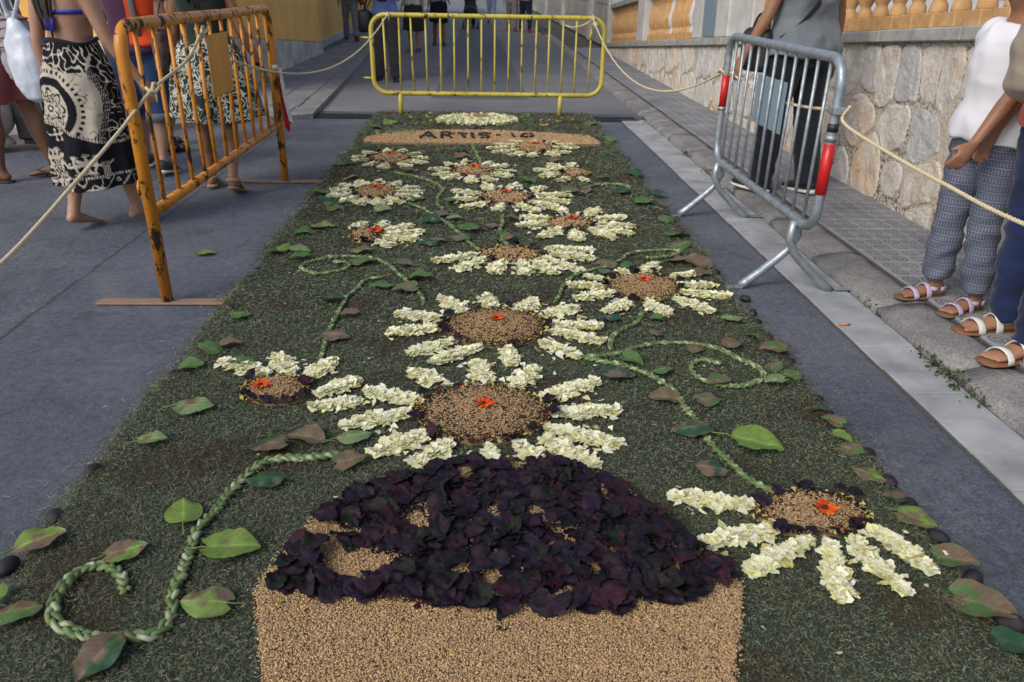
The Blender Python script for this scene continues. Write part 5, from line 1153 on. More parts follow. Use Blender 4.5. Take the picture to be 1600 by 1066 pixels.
    def shirt(s, mat, hem=.5, sleeve=.45, off=.014, flare=.012, neck=.828, name='shirt', fold=.006, arms=(0, 1), ov=None):
        mb = MB(); r_ = s.torso(hem, neck, off, flare=flare); mb.loft(r_)
        if sleeve:
            for i in arms:
                S, E_, W_, d2, sd = s.arm[i]; mb.ball(S+Vector((-sd*.012*s.h, 0, 0)), (.034*s.h+off, .034*s.h+off*.8, .03*s.h+off*.6), 12, 8)
                p_, q_ = s.limb([S, E_, W_], *s.ARMF, off=off*1.05, t0=0, t1=sleeve*.53); q_[-1] += .007; mb.tube(p_, q_, 14)
        return remesh(name, mb, max(.011, s.vox), mat, s.o, fold, (7, 7, 5), s.h*9)
    def trousers(s, mat, length=1.0, off=.014, name='trousers', waist=.60, wide=0.0, fold=.007, fs=(8, 8, 9), taper=0.0):
        mb = MB(); mb.loft(s.torso(.455, waist, off*.9))
        for H, K, A_, fd in s.leg:
            p_, r_ = s.limb([H+Vector((0, 0, .03*s.h)), K+Vector((0, .004, 0)), A_-Vector((0, 0, .012*s.h))], *s.LEGF, off=off, t0=0, t1=length)
            r_ = [r+wide*(i/(len(r_)-1)) for i, r in enumerate(r_)]
            r_ = [max(r, .036*s.h+off*.4+wide*.7) if not taper else r for r in r_]
            mb.tube(p_, r_, 16)
        return remesh(name, mb, max(.011, s.vox), mat, s.o, fold, fs, s.h*5)
    def shoe(s, mat, sole=None, high=False):
        for H, K, A_, fd in s.leg:
            h = s.h; mb = MB(); base = A_-Vector((0, 0, .042*h)); sdv = fd.cross(Vector((0, 0, 1))).normalized(); up = sdv.cross(fd).normalized()
            mb.tube([base-fd*.043*h+up*.016*h, base-fd*.03*h+up*.026*h, base+fd*.02*h+up*.026*h, base+fd*.07*h+up*.016*h, base+fd*.115*h+up*.011*h, base+fd*.132*h+up*.009*h], [(.014*h, .016*h), (.024*h, .027*h), (.026*h, .026*h), (.031*h, .017*h), (.026*h, .012*h), (.014*h, .008*h)], 14, side=sdv)
            o = mb.build('shoe', mat, s.o, True)
            sl_ = MB(); sl_.tube([base-fd*.047*h-up*.002, base-fd*.03*h-up*.002, base+fd*.07*h-up*.002, base+fd*.118*h-up*.001, base+fd*.136*h], [(.016*h, .0075*h), (.026*h, .0085*h), (.0325*h, .0075*h), (.027*h, .0065*h), (.014*h, .005*h)], 14, side=sdv)
            sl_.build('sole', sole or mat, o, True)
    def sandal(s, sole, strap, back=True, thong=False, heel=0.0, bands=(.035, .08)):
        for H, K, A_, fd in s.leg:
            h = s.h; base = A_-Vector((0, 0, .042*h)); sdv = fd.cross(Vector((0, 0, 1))).normalized(); up = sdv.cross(fd).normalized()
            mb = MB(); lo = -.006*h-heel
            mb.tube([base-fd*.045*h-up*.004*h, base-fd*.03*h-up*.004*h, base+fd*.03*h-up*.003*h, base+fd*.08*h-up*.003*h, base+fd*.118*h-up*.002*h, base+fd*.128*h-up*.002*h], [(.012*h, .006*h), (.023*h, .0065*h), (.023*h, .0065*h), (.031*h, .006*h), (.027*h, .0055*h), (.012*h, .004*h)], 14, side=sdv)
            so_ = mb.build('sole', sole, s.o, True)
            if heel:
                MB().tube([base-fd*.022*h, base-fd*.02*h-up*heel], [(.021*h, .024*h), (.018*h, .02*h)], 10, side=sdv).build('heel', sole, so_, True)
            st_ = MB()
            def arc(yo, wd, hh, tilt=0.0):
                pp = [base+fd*(yo+tilt*math.cos(a))*h+sdv*math.cos(a)*wd*h+up*(math.sin(a)*hh*h) for a in (math.pi*k/8 for k in range(9))]
                st_.tube(pp, [(.0095*h, .0022*h)]*9, 8, side=fd)
            if thong:
                toe = base+fd*.088*h+up*.014*h
                for g in (-1, 1): st_.tube([toe, base+fd*.07*h+sdv*g*.014*h+up*.026*h, base+fd*.035*h+sdv*g*.026*h+up*.012*h, base+fd*.025*h+sdv*g*.026*h], .0038*h, 6)
                st_.tube([toe+up*.003*h, toe-up*.016*h], .003*h, 6)
            else:
                for y_ in bands: arc(y_, .030 if y_ > .06 else .0265, .030 if y_ > .06 else .043, .006)
                if back:
                    pp = [A_+fd*(-.006-.026*math.sin(a))*h*1.0+sdv*math.cos(a)*.0255*h-Vector((0, 0, .012*h)) for a in (math.pi*k/8 for k in range(9))]; st_.tube(pp, [(.008*h, .0025*h)]*9, 8, side=up)
                    pp = [A_+fd*(.006+.026*math.sin(a))*h+sdv*math.cos(a)*.0255*h-Vector((0, 0, .012*h)) for a in (math.pi*k/8 for k in range(9))]; st_.tube(pp, [(.007*h, .0022*h)]*9, 8, side=up)
            st_.build('strap', strap, s.o, True)
    def skirt(s, mat, z0, z1, r0, r1, name='skirt', folds=9, amp=.012, colf=None, nseg=120, nz=40, sway=(0, 0), depth=.72):
        """lofted tube from waist z1 down to hem z0 (metres); r0 hem half width, r1 waist half width"""
        rings = []; cols_ = []
        for j in range(nz+1):
            q = j/nz; z = z1+(z0-z1)*q; hipb = math.sin(min(1, q*2.6)*math.pi/2); rr = r1+(r0-r1)*(.55*hipb+.45*q); ring = []
            for k in range(nseg):
                a = 2*math.pi*k/nseg; wv = amp*q*(math.sin(a*folds+q*1.2)+.6*math.sin(a*(folds*1.7)+2+q*2))+.012*mnoise.noise((math.cos(a)*3, math.sin(a)*3, z*7+s.h))+.016*q*(1-q)*mnoise.noise((a*1.2, z*12+a*2.5, 7))+.006*mnoise.noise((math.cos(a)*2, math.sin(a)*2+z*16, 3))
                ring.append(Vector((math.cos(a)*(rr+wv)+sway[0]*q*q, math.sin(a)*(rr*(depth+.12*q)+wv)+sway[1]*q*q-.006, z+(.012*math.sin(a*2+1)*q))))
                if colf: cols_.append(colf(a, q))
            rings.append(ring)
        inner = [[Vector((p.x*.96, p.y*.96, p.z+.004)) for p in rings[-1]], [Vector((p.x*.9, p.y*.9, p.z+.12)) for p in rings[-1]]]
        mb = MB(); mb.loft(rings+inner, False)
        if colf: cols_ += cols_[-nseg:]*2
        return link(name, mesh(name, mb.v, mb.f, True, cols_ if colf else None), mat, s.o)
M['eye'] = m_simple('eye', (.03, .02, .015), None, 30, .2, 0); M['lips'] = m_simple('lips', (.36, .13, .1), None, 40, .5, .1)
M['hair'] = m_simple('dark_brown_hair', (.03, .017, .01), (.012, .008, .006), 60, .5, .6); M['hair_grey'] = m_simple('grey_hair', (.25, .24, .23), (.14, .135, .13), 60, .6, .5)
SK_TAN = m_skin('tanned_skin', (.30, .15, .085)); SK_LIGHT = m_skin('light_skin', (.42, .245, .165)); SK_MID = m_skin('warm_skin', (.36, .19, .11)); SK_BROWN = m_skin('brown_skin', (.235, .115, .065))
# ---- far left: man with plastic bag
p = (-3.27, 5.66, 0)
m1 = Person('man in pale grey shirt and pink shorts with a white bag on his back', p, 82, 1.74, ((9, 2, 3, 4, 0), (-9, 3, 3, 4, 6)), ((12, 8, 30, 0), (-8, 8, 20, 0)), SK_BROWN, voxel=.0095)
m1.hair(M['hair']); m1.shirt(m_cloth('pale_grey_jersey', (.36, .39, .44)), .50, .5, .02, .02); m1.trousers(m_cloth('faded_pink_cotton', (.42, .115, .12), .2), .43, .028, 'shorts', .56, .022)
m1.sandal(m_simple('black_rubber', (.03, .03, .033), None, 40, .7), m_simple('black_strap', (.025, .025, .03), None, 40, .6), thong=True)
# his drawstring bag and the carrier bag hanging over it
M['plastic'] = m_simple('white_plastic_film', (.66, .70, .77), (.46, .52, .6), 9, .35, .25, .006)
bp = Vector(p)+Vector((.235, -.12, .88))
bg_ = empty('drawstring_backpack', bp, R(8), 'grey and white drawstring backpack with red stripes hanging on the man in pink shorts', 'backpack')
mb = MB(); mb.tube([(0, 0, -.2), (.01, 0, -.17), (.01, 0, -.05), (0, 0, .1), (-.01, 0, .2), (-.01, 0, .24)], [(.04, .03), (.1, .13), (.12, .155), (.1, .14), (.07, .09), (.02, .03)], 20, side=(1, 0, 0)); remesh('sack', mb, .012, m_cloth('grey_canvas', (.33, .34, .36), .3), bg_, .012, (11, 11, 9))
for k in range(4): MB().tube([(-.02+.135*math.cos(a)*(1-.1*k), .005+.165*math.sin(a)*(1-.12*k), .04+.055*k) for a in (2*math.pi*j/20 for j in range(20))], .006, 6, closed=True).build('red_stripe', m_simple('red_stripe', (.35, .06, .06), None, 40, .8) if k == 0 else bpy.data.materials['red_stripe'], bg_, True)
for g in (-1, 1): MB().tube(smooth_path([(-.02, .1*g, .22), (-.06, .1*g, .4), (-.16, .09*g, .5), (-.25, .09*g, .42)], .03), .006, 6).build('cord', M['white_tape'], bg_, True); MB().tube([(.06, .09*g, -.16), (.075, .1*g, -.26), (.085, .1*g, -.36)], .005, 6).build('cord_end', M['white_tape'], bg_, True)
pb = empty('plastic_bag', bp+Vector((.115, -.17, -.03)), R(-15), 'full white plastic carrier bag hanging beside the man in pink shorts', 'bag')
mb = MB(); mb.tube([(.03, 0, -.26), (.03, 0, -.24), (.02, 0, -.14), (0, 0, .0), (-.02, 0, .12), (-.035, 0, .2), (-.05, 0, .25)], [(.03, .03), (.075, .06), (.12, .085), (.125, .085), (.1, .07), (.05, .04), (.02, .02)], 22, side=(1, 0, 0)); remesh('bag_body', mb, .009, M['plastic'], pb, .006, (12, 12, 5))
for g in (-1, 1): MB().tube(smooth_path([(-.045, 0, .22), (-.03+.03*g, .02*g, .32), (.0+.035*g, .03*g, .42), (.02+.02*g, .02*g, .52)], .03), [(.012, .004)]*len(smooth_path([(-.045, 0, .22), (-.03+.03*g, .02*g, .32), (.0+.035*g, .03*g, .42), (.02+.02*g, .02*g, .52)], .03)), 8).build('handle', M['plastic'], pb, True)
mb = MB().tube([(-.05, 0, .24), (-.07, 0, .28), (-.085, .01, .31)], [.022, .016, .008], 8).build('knot', M['plastic'], pb, True)
# ---- woman in the printed sarong
p = (-2.2, 4.52, 0)
w1 = Person('barefoot woman in blue bikini top and black and cream printed sarong', p, -22, 1.62, ((-7, 1, 9, 6, 14), (11, 3, 4, 4, 0)), ((-6, 10, 14, 0), (8, 14, 16, 6)), SK_LIGHT, True, voxel=.0085)
w1.hair(M['hair'], .17)
bk = m_simple('royal_blue_cloth', (.012, .03, .36), (.01, .018, .2), 30, .6, .3)
mb = MB(); h = 1.62
rg = w1.ring(.705, .0935, .066, .004, off=.005, n=40); rg2 = w1.ring(.718, .096, .067, .004, off=.005, n=40); rg3 = w1.ring(.705, .0935, .066, .004, off=-.004, n=40); rg4 = w1.ring(.718, .096, .067, .004, off=-.004, n=40)
mb.loft([rg3, rg, rg2, rg4], False)
for g in (-1, 1):
    mb.ball(w1.up(Vector((.042*h*g, .062*h, .728*h))), (.038*h, .03*h, .035*h), 14, 10)
    mb.tube([w1.up(Vector((0.006*g, -.068*h, .711*h))), w1.up(Vector((.02*g+.005, -.073*h, .69*h))), w1.up(Vector((.012*g+.006, -.074*h, .655*h)))], [(.008, .003), (.012, .003), (.014, .003)], 8, side=(1, 0, 0))
mb.ball(w1.up(Vector((0, -.071*h, .711*h))), (.016, .01, .014), 8, 6); mb.build('bikini_top', bk, w1.o, True)
BLK = (.008, .009, .014); CRM = (.52, .47, .38)
def seg_d(x, y, a, b_):
    dx, dy = b_[0]-a[0], b_[1]-a[1]; t_ = max(0, min(1, ((x-a[0])*dx+(y-a[1])*dy)/(dx*dx+dy*dy))); return math.hypot(x-a[0]-dx*t_, y-a[1]-dy*t_)
LIZ = [((0, 0), (.05, .012), .009), ((.05, .012), (.085, .03), .008), ((0, 0), (-.05, -.012), .006), ((-.05, -.012), (-.085, .012), .004), ((.045, .012), (.05, .045), .005), ((.045, .01), (.065, -.028), .005), ((.005, 0), (.0, .036), .005), ((.005, 0), (.015, -.036), .005)]
for bx_, by_ in ((.05, .045), (.065, -.028), (0, .036), (.015, -.036)):
    for an in (-.9, -.3, .3, .9): LIZ.append(((bx_, by_), (bx_+.02*math.sin(an), by_+math.copysign(.02, by_)*math.cos(an)), .0028))
liz_spots = [(-1.05, .83, .9), (-.62, .80, 1.05), (-.22, .815, -1), (-1.2, .95, .8), (-.8, .955, -1), (-.35, .95, .9), (-.62, .52, -.55), (-.32, .36, .55), (-.3, .62, .6), (-.95, .66, .5), (-.05, .5, .6), (.3, .82, 1), (.8, .82, -1)]
def sarong_col(a, q):
    """printed cloth: angle round the body, fraction down from the waist"""
    th = (a+math.pi) % (2*math.pi)-math.pi; u = th+math.pi/2                      # 0 at the back of the wearer, which faces the street end we see
    x = u*.2; y = -q*.78
    wv = mnoise.noise((x*11, y*11, 5)); cur = abs(mnoise.noise((x*24, y*24, 2)))
    edge1 = .15+.05*math.sin(u*2+.4); edge2 = .60+.07*math.sin(u*1.5-.6); edge3 = .895
    if q < edge1: base = CRM if cur < .085 else BLK
    elif q < edge2:
        base = CRM
        mx, my = (u+.28)*.2, (q-.44)*.78; r_ = math.hypot(mx, my); an = math.atan2(my, mx)
        if r_ < .205:
            if r_ > .185: base = BLK if math.sin(an*40) > 0 else CRM
            elif r_ > .165: base = CRM
            elif r_ > .122: base = BLK
            else:
                pet = .085*abs(math.cos(an*4))**.6+.02; base = BLK if abs(r_-pet) < .0085 or r_ < .018 and r_ > .01 or abs(r_-pet*.55) < .004 else CRM
        else:
            if abs(math.hypot((u-.1)*.2, (q-.40)*.78)-.25) < .02: base = BLK if math.sin(u*90)*math.sin(q*120) > -.2 else CRM
            elif math.hypot((u-.1)*.2, (q-.40)*.78) > .27 and u > .1: base = CRM if cur < .06 else BLK
            elif cur < .05 and wv > .0: base = BLK
    elif q < edge2+.022 or edge3 < q < edge3+.022: base = CRM if math.sin(u*95) > -.3 else BLK
    elif q < edge3:
        base = BLK
        if abs(math.sin(u*2.2+.9)) < .0+.25 and q > .8 and math.sin(u*140+q*30) > .1: base = CRM
    else: base = CRM if cur < .07 else BLK
    for lu, lq, sc in liz_spots:
        ddx, ddy = (u-lu)*.2, -(q-lq)*.78
        if abs(ddx) < .13 and abs(ddy) < .09:
            ddx, ddy = ddx/sc/1.0, ddy/abs(sc)
            if any(seg_d(ddx, ddy, s0, s1) < wd for s0, s1, wd in LIZ): base = BLK if base == CRM else CRM; break
    k = .9+.15*wv; return (base[0]*k, base[1]*k, base[2]*k)
M['print'] = m_attr('printed_cotton', .85, .0, .12, .15, 300)
w1.skirt(M['print'], .27, 1.03, .235, .145, 'sarong', 5, .02, sarong_col, 260, 160, (.0, .0), .78)
MB().tube([w1.up(Vector((.145*math.cos(a), .118*math.sin(a)-.006, 1.03-w1.dz+.012*math.sin(a*3)))) for a in (2*math.pi*k/40 for k in range(40))], .011, 8, closed=True).build('sarong_roll', m_cloth('black_cotton', (.012, .013, .018)), w1.o, True)
# ---- person in denim shorts
p = (-2.47, 6.0, 0)
m3 = Person('walker in plum top, orange vest and long denim shorts behind the orange barrier', p, 6, 1.66, ((12, 2, 2, 6, 0), (-10, 2, 10, 6, 10)), ((5, 10, 30, 0), (-8, 10, 15, 0)), SK_LIGHT, voxel=.012)
m3.hair(M['hair_grey']); m3.shirt(m_cloth('plum_jersey', (.085, .028, .07)), .51, .4, .02, .015); m3.trousers(m_cloth('mid_blue_denim', (.028, .062, .15), .35), .58, .022, 'shorts', .60, .02)
vst = m3.shirt(m_cloth('bright_orange_cloth', (.8, .085, .018), .12), .545, 0, .036, .008, name='orange_vest')
bm = bmesh.new(); bm.from_mesh(vst.data); bmesh.ops.delete(bm, geom=[q for q in bm.verts if q.co.x < -.005 or q.co.z < m3.dz+.55*1.66 and False], context='VERTS'); bm.to_mesh(vst.data); bm.free()
MB().tube([m3.up(Vector((x*1.66, -.152+.1*abs(z-.7), z*1.66))) for x, z in ((.03, .80), (.032, .73), (.036, .66), (.042, .56))], [(.02, .006)]*4, 10, side=(1, 0, 0)).build('grey_band', m_cloth('grey_band', (.14, .14, .145)), m3.o, True)
m3.shoe(m_simple('dark_grey_trainer', (.06, .065, .075), (.03, .03, .035), 40, .7), M['white_tape'])
for H, K, A_, fd in m3.leg: MB().tube([K.lerp(A_, .13)-Vector((0, 0, .02)), K.lerp(A_, .13)+Vector((0, 0, .04))], .092, 18).build('turn_up', m_cloth('pale_denim_cuff', (.15, .18, .22)), m3.o, True)
# ---- person in orange vest
p = (-2.66, 6.85, 0)
m4 = Person('dark dressed walker half hidden behind the one in denim shorts', p, -12, 1.66, ((10, 2, 4, 5, 0), (-12, 2, 8, 5, 8)), ((5, 10, 20, 0), (-8, 10, 15, 0)), SK_MID, voxel=.013)
m4.hair(M['hair']); m4.shirt(m_cloth('dusty_red_tee', (.2, .06, .06), .2), .5, .45, .02, .012); m4.trousers(m_cloth('dark_shorts', (.03, .035, .05)), .45, .02, 'shorts', .58, .015); m4.sandal(M['iron'], M['iron'], True)
# ---- woman in the green skirt
p = (-1.78, 5.42, 0)
w2 = Person('woman in dark green top and green skirt with cream squiggles behind the orange barrier', p, 8, 1.62, ((6, 2, 2, 5, 6), (-10, 1, 16, 5, 20)), ((4, 9, 18, 0), (2, 16, 22, 4)), SK_TAN, True, voxel=.009)
w2.hair(M['hair'], .1); w2.shirt(m_cloth('bottle_green_jersey', (.016, .032, .024), .3), .57, .12, .014, .008)
m, t, b = mat_new('squiggle_print'); vec = coords(t); n1 = noise_(t, vec, 17, 1.0, .4, 1.4); n2 = noise_(t, coords(t, 'Object', (1, 1, 1), (5, 3, 1)), 15, 1.0, .4, 1.2)
l1 = ramp(t, math_(t, 'ABSOLUTE', math_(t, 'SUBTRACT', n1, .5)), [(.028, 1.0), (.04, 0.0)]); l2 = ramp(t, math_(t, 'ABSOLUTE', math_(t, 'SUBTRACT', n2, .47)), [(.024, 1.0), (.036, 0.0)])
t.links.new(mixc(t, math_(t, 'MAXIMUM', l1, l2), (.014, .024, .016), (.5, .5, .42)), b.inputs['Base Color']); b.inputs['Roughness'].default_value = .85; M['squiggle'] = m
w2.skirt(M['squiggle'], .50, 1.0, .29, .145, 'skirt', 7, .02, None, 120, 40, (.02, -.0), .75)
w2.sandal(m_simple('beige_wedge', (.33, .23, .16), (.25, .17, .12), 30, .7), m_simple('beige_strap', (.36, .26, .19), None, 30, .6), True, False, .012, (.03, .085))
S_, E_, W_, d2, sd = w2.arm[1]; MB().tube([W_-d2*.03, W_-d2*.005], .0295, 14).build('watch', M['iron'], w2.o, True)
hb = empty('shoulder_bag', Vector(p)+Vector((-.27, -.02, .92)), 0, 'small brown mottled shoulder bag at the left hip of the green skirt', 'bag')
mb = MB().tube([(0, 0, -.15), (0, 0, -.12), (0, 0, 0), (0, 0, .1), (0, 0, .13)], [(.03, .05), (.055, .1), (.06, .11), (.045, .09), (.02, .05)], 16, side=(1, 0, 0)); remesh('bag_body', mb, .012, m_simple('mottled_brown', (.14, .085, .065), (.06, .035, .03), 50, .8), hb, .006, (14, 14, 10))
MB().tube(smooth_path([(0, -.07, .1), (.03, -.06, .25), (.09, -.03, .42), (.12, .02, .43), (.05, .06, .25), (0, .07, .1)], .03), .008, 6).build('strap', bpy.data.materials['mottled_brown'], hb, True)
# ---- grey trousers with red shoes, up the left pavement
p = (-3.0, 19.4, .07)
m6 = Person('far walker in grey trousers and red shoes on the left pavement', p, 10, 1.7, ((14, 2, 2, 5, 0), (-14, 2, 8, 5, 10)), ((10, 8, 15, 0), (-8, 8, 15, 0)), SK_MID, voxel=.016)
m6.hair(M['hair']); m6.shirt(m_cloth('grey_tee', (.2, .2, .19)), .5, .45); m6.trousers(m_cloth('light_grey_trousers', (.22, .23, .24)), .98, .014); m6.shoe(m_simple('red_leather', (.36, .012, .018), None, 40, .5))
hb = empty('red_bag', Vector(p)+Vector((.29, -.03, .93)), 0, 'red handbag carried by the far walker in grey trousers', 'bag')
remesh('bag_body', MB().tube([(0, 0, -.17), (0, 0, -.13), (0, 0, .05), (0, 0, .12)], [(.03, .06), (.06, .13), (.06, .12), (.03, .06)], 14, side=(1, 0, 0)), .02, m_simple('red_bag_leather', (.32, .01, .02), None, 30, .5), hb); MB().tube(smooth_path([(0, -.07, .1), (0, -.05, .3), (0, .05, .3), (0, .07, .1)], .03), .008, 6).build('strap', bpy.data.materials['red_bag_leather'], hb, True)
# ---- photographer behind the yellow barrier
p = (-1.37, 12.1, 0)
m7 = Person('photographer in blue shirt and dark trousers behind the yellow barrier', p, 176, 1.72, ((3, 4, 0, 8, 0), (-2, 4, 2, 8, 0)), ((35, 12, 95, -20), (35, 12, 95, -20)), SK_MID, voxel=.015)
m7.hair(M['hair_grey']); m7.shirt(m_cloth('cornflower_shirt', (.13, .19, .46), .2), .53, .55, .022); m7.trousers(m_cloth('charcoal_trousers', (.05, .048, .052), .3), 1.0, .024, wide=.012, waist=.56); m7.shoe(m_simple('black_leather', (.015, .015, .016), None, 40, .45))
cm = empty('camera', Vector(p)+Vector((0, -.30, 1.13)), R(176), 'black camera held by the photographer in blue', 'camera'); MB().box(-.07, .07, -.03, .03, -.045, .045, bev=.008).build('camera_body', M['black_tape'], cm); MB().tube([(0, .03, 0), (0, .06, 0), (0, .1, 0)], [.034, .034, .037], 14).build('lens', M['black_tape'], cm, True)
hb = empty('camera_bag', Vector(p)+Vector((-.29, -.02, .83)), 0, 'black camera bag at the hip of the photographer', 'bag'); MB().box(-.09, .09, -.11, .11, -.16, .14, bev=.03).build('bag_body', M['black_tape'], hb, True); MB().tube(smooth_path([(0, -.08, .12), (.1, -.12, .38), (.3, -.12, .62), (.38, .02, .66), (.2, .1, .45), (0, .08, .12)], .03), [(.018, .004)]*len(smooth_path([(0, -.08, .12), (.1, -.12, .38), (.3, -.12, .62), (.38, .02, .66), (.2, .1, .45), (0, .08, .12)], .03)), 8).build('strap', M['black_tape'], hb, True)
# ---- two women further back
p = (-1.38, 17.4, 0)
w8 = Person('far woman in white top and olive skirt behind the photographer', p, 170, 1.62, ((5, 2, 2, 5, 0), (-6, 2, 4, 5, 4)), ((5, 10, 20, 0), (5, 10, 20, 0)), SK_LIGHT, True, voxel=.017)
w8.hair(M['hair'], .05); w8.shirt(m_cloth('white_blouse', (.55, .56, .58), .1), .56, .4); w8.skirt(m_cloth('olive_cotton', (.03, .036, .028)), .42, .98, .23, .15, 'skirt', 5, .012, None, 48, 14); w8.sandal(M['iron'], M['iron'])
p = (-.95, 19.3, 0)
w9 = Person('far woman in grey top and black skirt left of the road patch', p, 182, 1.66, ((6, 2, 2, 5, 0), (-8, 2, 4, 5, 4)), ((5, 10, 60, 0), (5, 10, 20, 0)), SK_TAN, True, voxel=.017)
w9.hair(M['hair'], .05); w9.shirt(m_cloth('blue_grey_blouse', (.2, .22, .3), .1), .56, .4); w9.skirt(m_cloth('black_skirt', (.012, .012, .016)), .5, 1.03, .22, .15, 'skirt', 5, .012, None, 48, 14); w9.shoe(bpy.data.materials['black_leather'])
# ---- distant group
for (x, y, hd, h_, lab, top, bot) in ((.42, 30.5, 180, 1.6, 'distant walker in pale blue trousers up the street', (.5, .52, .55), (.3, .36, .55)), (.98, 25.6, 175, 1.7, 'distant walker in beige trousers and red shoes up the street', (.4, .38, .36), (.3, .27, .23)), (1.38, 25.2, 185, 1.75, 'distant walker in navy trousers and red shoes up the street', (.3, .3, .33), (.018, .024, .05)), (-.32, 27.5, 178, 1.65, 'distant dark dressed walker pushing a pram', (.03, .03, .035), (.02, .02, .024))):
    q = Person(lab, (x, y, 0), hd, h_, ((10, 2, 2, 5, 0), (-10, 2, 6, 5, 6)), ((5, 8, 20, 0), (5, 8, 20, 0)) if x > -.3 else ((30, 4, 40, 0), (30, 4, 40, 0)), SK_MID, voxel=.021)
    q.hair(M['hair']); q.shirt(m_cloth('far_top', top), .5, .45); q.trousers(m_cloth('far_trousers', bot), .97, .016); q.shoe(bpy.data.materials['red_leather'] if 'red' in lab else bpy.data.materials['black_leather'])
pr = empty('pram', (-.3, 26.6, 0), 0, 'distant dark pram with four wheels up the street', 'pram')
remesh('basket', MB().tube([(0, -.35, .55), (0, -.3, .5), (0, .1, .48), (0, .3, .62), (0, .36, .8)], [(.1, .08), (.22, .16), (.24, .18), (.22, .16), (.16, .05)], 14, side=(1, 0, 0)), .025, m_cloth('black_pram_cloth', (.015, .015, .017)), pr)
MB().tube([(-.2, .3, .8), (-.2, .55, 1.0), (.2, .55, 1.0), (.2, .3, .8)], .012, 8).build('handle', M['galv'], pr, True)
for g in (-1, 1):
    MB().tube([(.2*g, -.35, .12), (.18*g, 0, .5), (.2*g, .35, .12)], .012, 8).build('leg_frame', M['galv'], pr, True)
    for yy in (-.35, .35): MB().tube([(.23*g, yy+.1*math.cos(a), .12+.1*math.sin(a)) for a in (2*math.pi*k/20 for k in range(20))], .018, 8, closed=True).build('wheel', M['iron'], pr, True)
# ---- man in grey shirt on the right
p = Vector((2.07, 5.22, SW))
m11 = Person('man in grey short sleeved shirt and black trousers behind the grey barrier', p, 22, 1.78, ((4, 3, 2, 6, 0), (-7, 2, 6, 6, 6)), ((6, 17, 12, 0), (-2, 13, 14, 0)), SK_TAN, voxel=.009, width=1.12)
m11.hair(M['hair_grey']); m11.shirt(m_cloth('slate_grey_shirt', (.16, .185, .205), .2), .50, .48, .026, .03, fold=.014); m11.trousers(m_cloth('black_trousers', (.012, .014, .022), .3), 1.0, .022, wide=.012, waist=.57); m11.shoe(m_simple('black_trainer', (.015, .016, .02), None, 40, .6), M['white_tape'])
MB().tube(smooth_path([m11.up(Vector((.1, -.13, 1.46))), m11.up(Vector((.0, -.152, 1.28))), m11.up(Vector((-.13, -.13, 1.10))), m11.up(Vector((-.225, -.02, .98)))], .04), [(.024, .004)]*len(smooth_path([m11.up(Vector((.1, -.13, 1.46))), m11.up(Vector((.0, -.152, 1.28))), m11.up(Vector((-.13, -.13, 1.10))), m11.up(Vector((-.225, -.02, .98)))], .04)), 8, side=(1, 0, .3)).build('shoulder_strap', M['black_tape'], m11.o, True)
hb = empty('hip_bag', p+Vector((-.27, .03, .92)), R(22), 'black bag at the left hip of the man in grey', 'bag'); remesh('bag_body', MB().box(-.06, .06, -.12, .12, -.14, .12, bev=.03), .012, M['black_tape'], hb, .004); MB().tube(smooth_path([(0, -.08, .1), (.02, -.05, .2), (.02, .05, .2), (0, .08, .1)], .03), .008, 6).build('strap', M['black_tape'], hb, True)
# ---- girl in white t-shirt
p = Vector((2.12, 3.15, SW))
g12 = Person('girl in white t-shirt and grey patterned trousers holding something orange', p, 100, 1.42, ((2, 2, 10, 8, 0), (4, 1, 6, 4, 0)), ((33, 3, 6, 4), (-14, 6, 10, 0)), SK_TAN, True, voxel=.008, width=1.15)
g12.hair(M['hair'], .06); g12.shirt(m_cloth('white_cotton', (.70, .71, .76), .08), .515, .42, .018, .016, fold=.012)
m, t, b = mat_new('patterned_trousers'); c_ = coords(t); sx = t.nodes.new('ShaderNodeSeparateXYZ'); t.links.new(c_, sx.inputs[0])
zz = math_(t, 'MULTIPLY', sx.outputs[2], 30.0); row = math_(t, 'FRACT', zz); fx = math_(t, 'FRACT', math_(t, 'MULTIPLY', math_(t, 'ADD', sx.outputs[1], sx.outputs[0]), 62.0))
st1 = ramp(t, row, [(.0, 1.0), (.13, 1.0), (.17, 0.0), (1, 0.0)]); g1 = math_(t, 'MULTIPLY', ramp(t, row, [(.28, 0.0), (.34, 1.0), (.82, 1.0), (.88, 0.0)]), ramp(t, math_(t, 'ABSOLUTE', math_(t, 'SUBTRACT', fx, .5)), [(.16, 1.0), (.26, 0.0)]))
blk_ = noise_(t, c_, 9, 3); amt = math_(t, 'MULTIPLY', math_(t, 'MAXIMUM', st1, g1), ramp(t, blk_, [(.25, .2), (.7, .62)]))
t.links.new(mixc(t, amt, (.075, .085, .125), (.27, .31, .39)), b.inputs['Base Color']); b.inputs['Roughness'].default_value = .85; M['pattern'] = m
g12.trousers(M['pattern'], .93, .012, waist=.56, wide=.002, fold=.011, fs=(6, 6, 11))
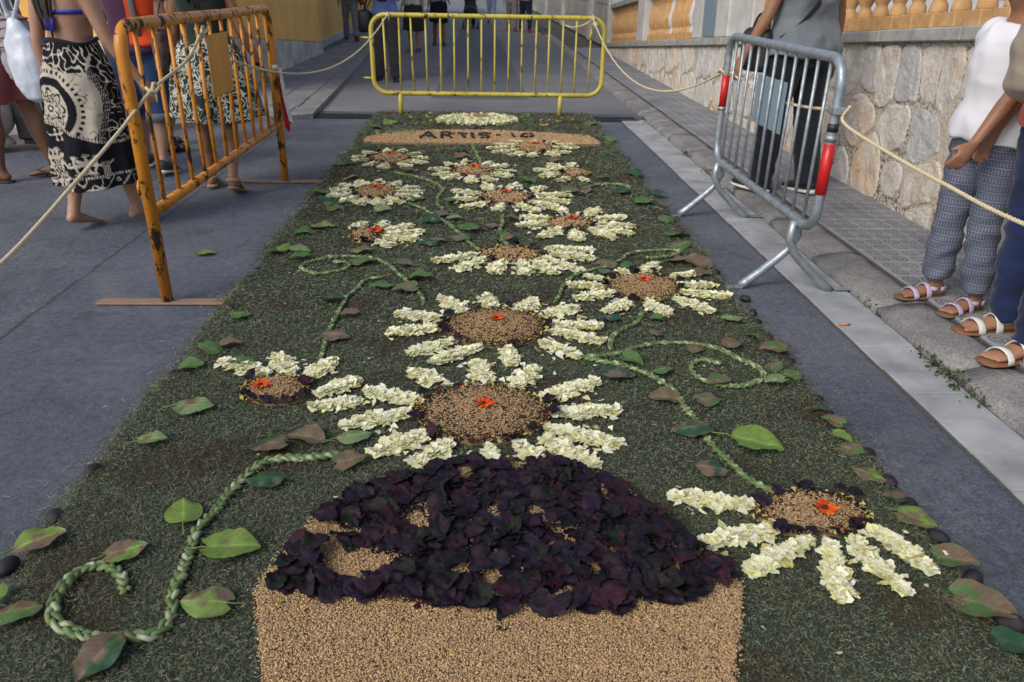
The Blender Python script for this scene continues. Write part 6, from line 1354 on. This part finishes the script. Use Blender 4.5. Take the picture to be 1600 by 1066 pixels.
g12.sandal(m_simple('cork_sole', (.16, .1, .06), None, 60, .8), m_simple('lilac_strap', (.50, .42, .58), (.42, .35, .5), 30, .45), True)
S_, E_, W_, d2, sd = g12.arm[0]; hp_ = g12.o.matrix_world if False else (Matrix.Translation(p) @ Matrix.Rotation(R(100), 4, 'Z'))
tag(MB().tube([(0, 0, 0), (.012, .004, .012), (.02, .01, .03)], [.006, .008, .004], 7).build('orange_scrap', m_simple('orange_plastic', (.85, .12, .01), None, 40, .5), None, True, hp_ @ (W_+d2.normalized()*.075+Vector((.012, .022, 0)))), 'small orange scrap held in the hand of the girl in white', 'scrap')
# ---- woman in orange top at the right edge
p = Vector((2.13, 2.72, SW))
w13 = Person('woman in coral top and dark blue jeans at the right edge', p, 96, 1.68, ((3, 3, 2, 6, 0), (-3, 2, 4, 6, 0)), ((-8, 12, 10, 0), (4, 12, 12, 0)), SK_MID, True, voxel=.009, width=1.12)
w13.hair(M['hair'], .12); w13.shirt(m_cloth('coral_jersey', (.62, .15, .08), .15), .50, .3, .018, .016); w13.trousers(m_cloth('indigo_denim', (.014, .026, .085), .35), .99, .014, waist=.56, fold=.011, fs=(6, 6, 12)); w13.sandal(m_simple('tan_sole', (.22, .1, .05), None, 50, .7), M['white_tape'], True)
hb = empty('beige_bag', p+Vector((-.2, -.0, 1.14)), R(20), 'slouchy beige cloth bag with black strap at the right edge', 'bag')
remesh('bag_body', MB().tube([(-.02, 0, -.2), (-.01, 0, -.17), (0, 0, -.02), (.02, 0, .14), (.0, 0, .27), (-.02, 0, .3)], [(.06, .04), (.1, .07), (.12, .08), (.1, .07), (.09, .05), (.04, .02)], 18, side=(1, 0, 0)), .01, m_cloth('beige_canvas', (.29, .25, .2), .3), hb, .013, (8, 8, 7))
MB().tube(smooth_path([(.09, -.05, .26), (.06, -.105, .12), (.0, -.118, -.02), (.08, -.105, -.14)], .03), [(.022, .004)]*len(smooth_path([(.09, -.05, .26), (.06, -.105, .12), (.0, -.118, -.02), (.08, -.105, -.14)], .03)), 8, side=(1, 0, 0)).build('black_strap', M['black_tape'], hb, True)
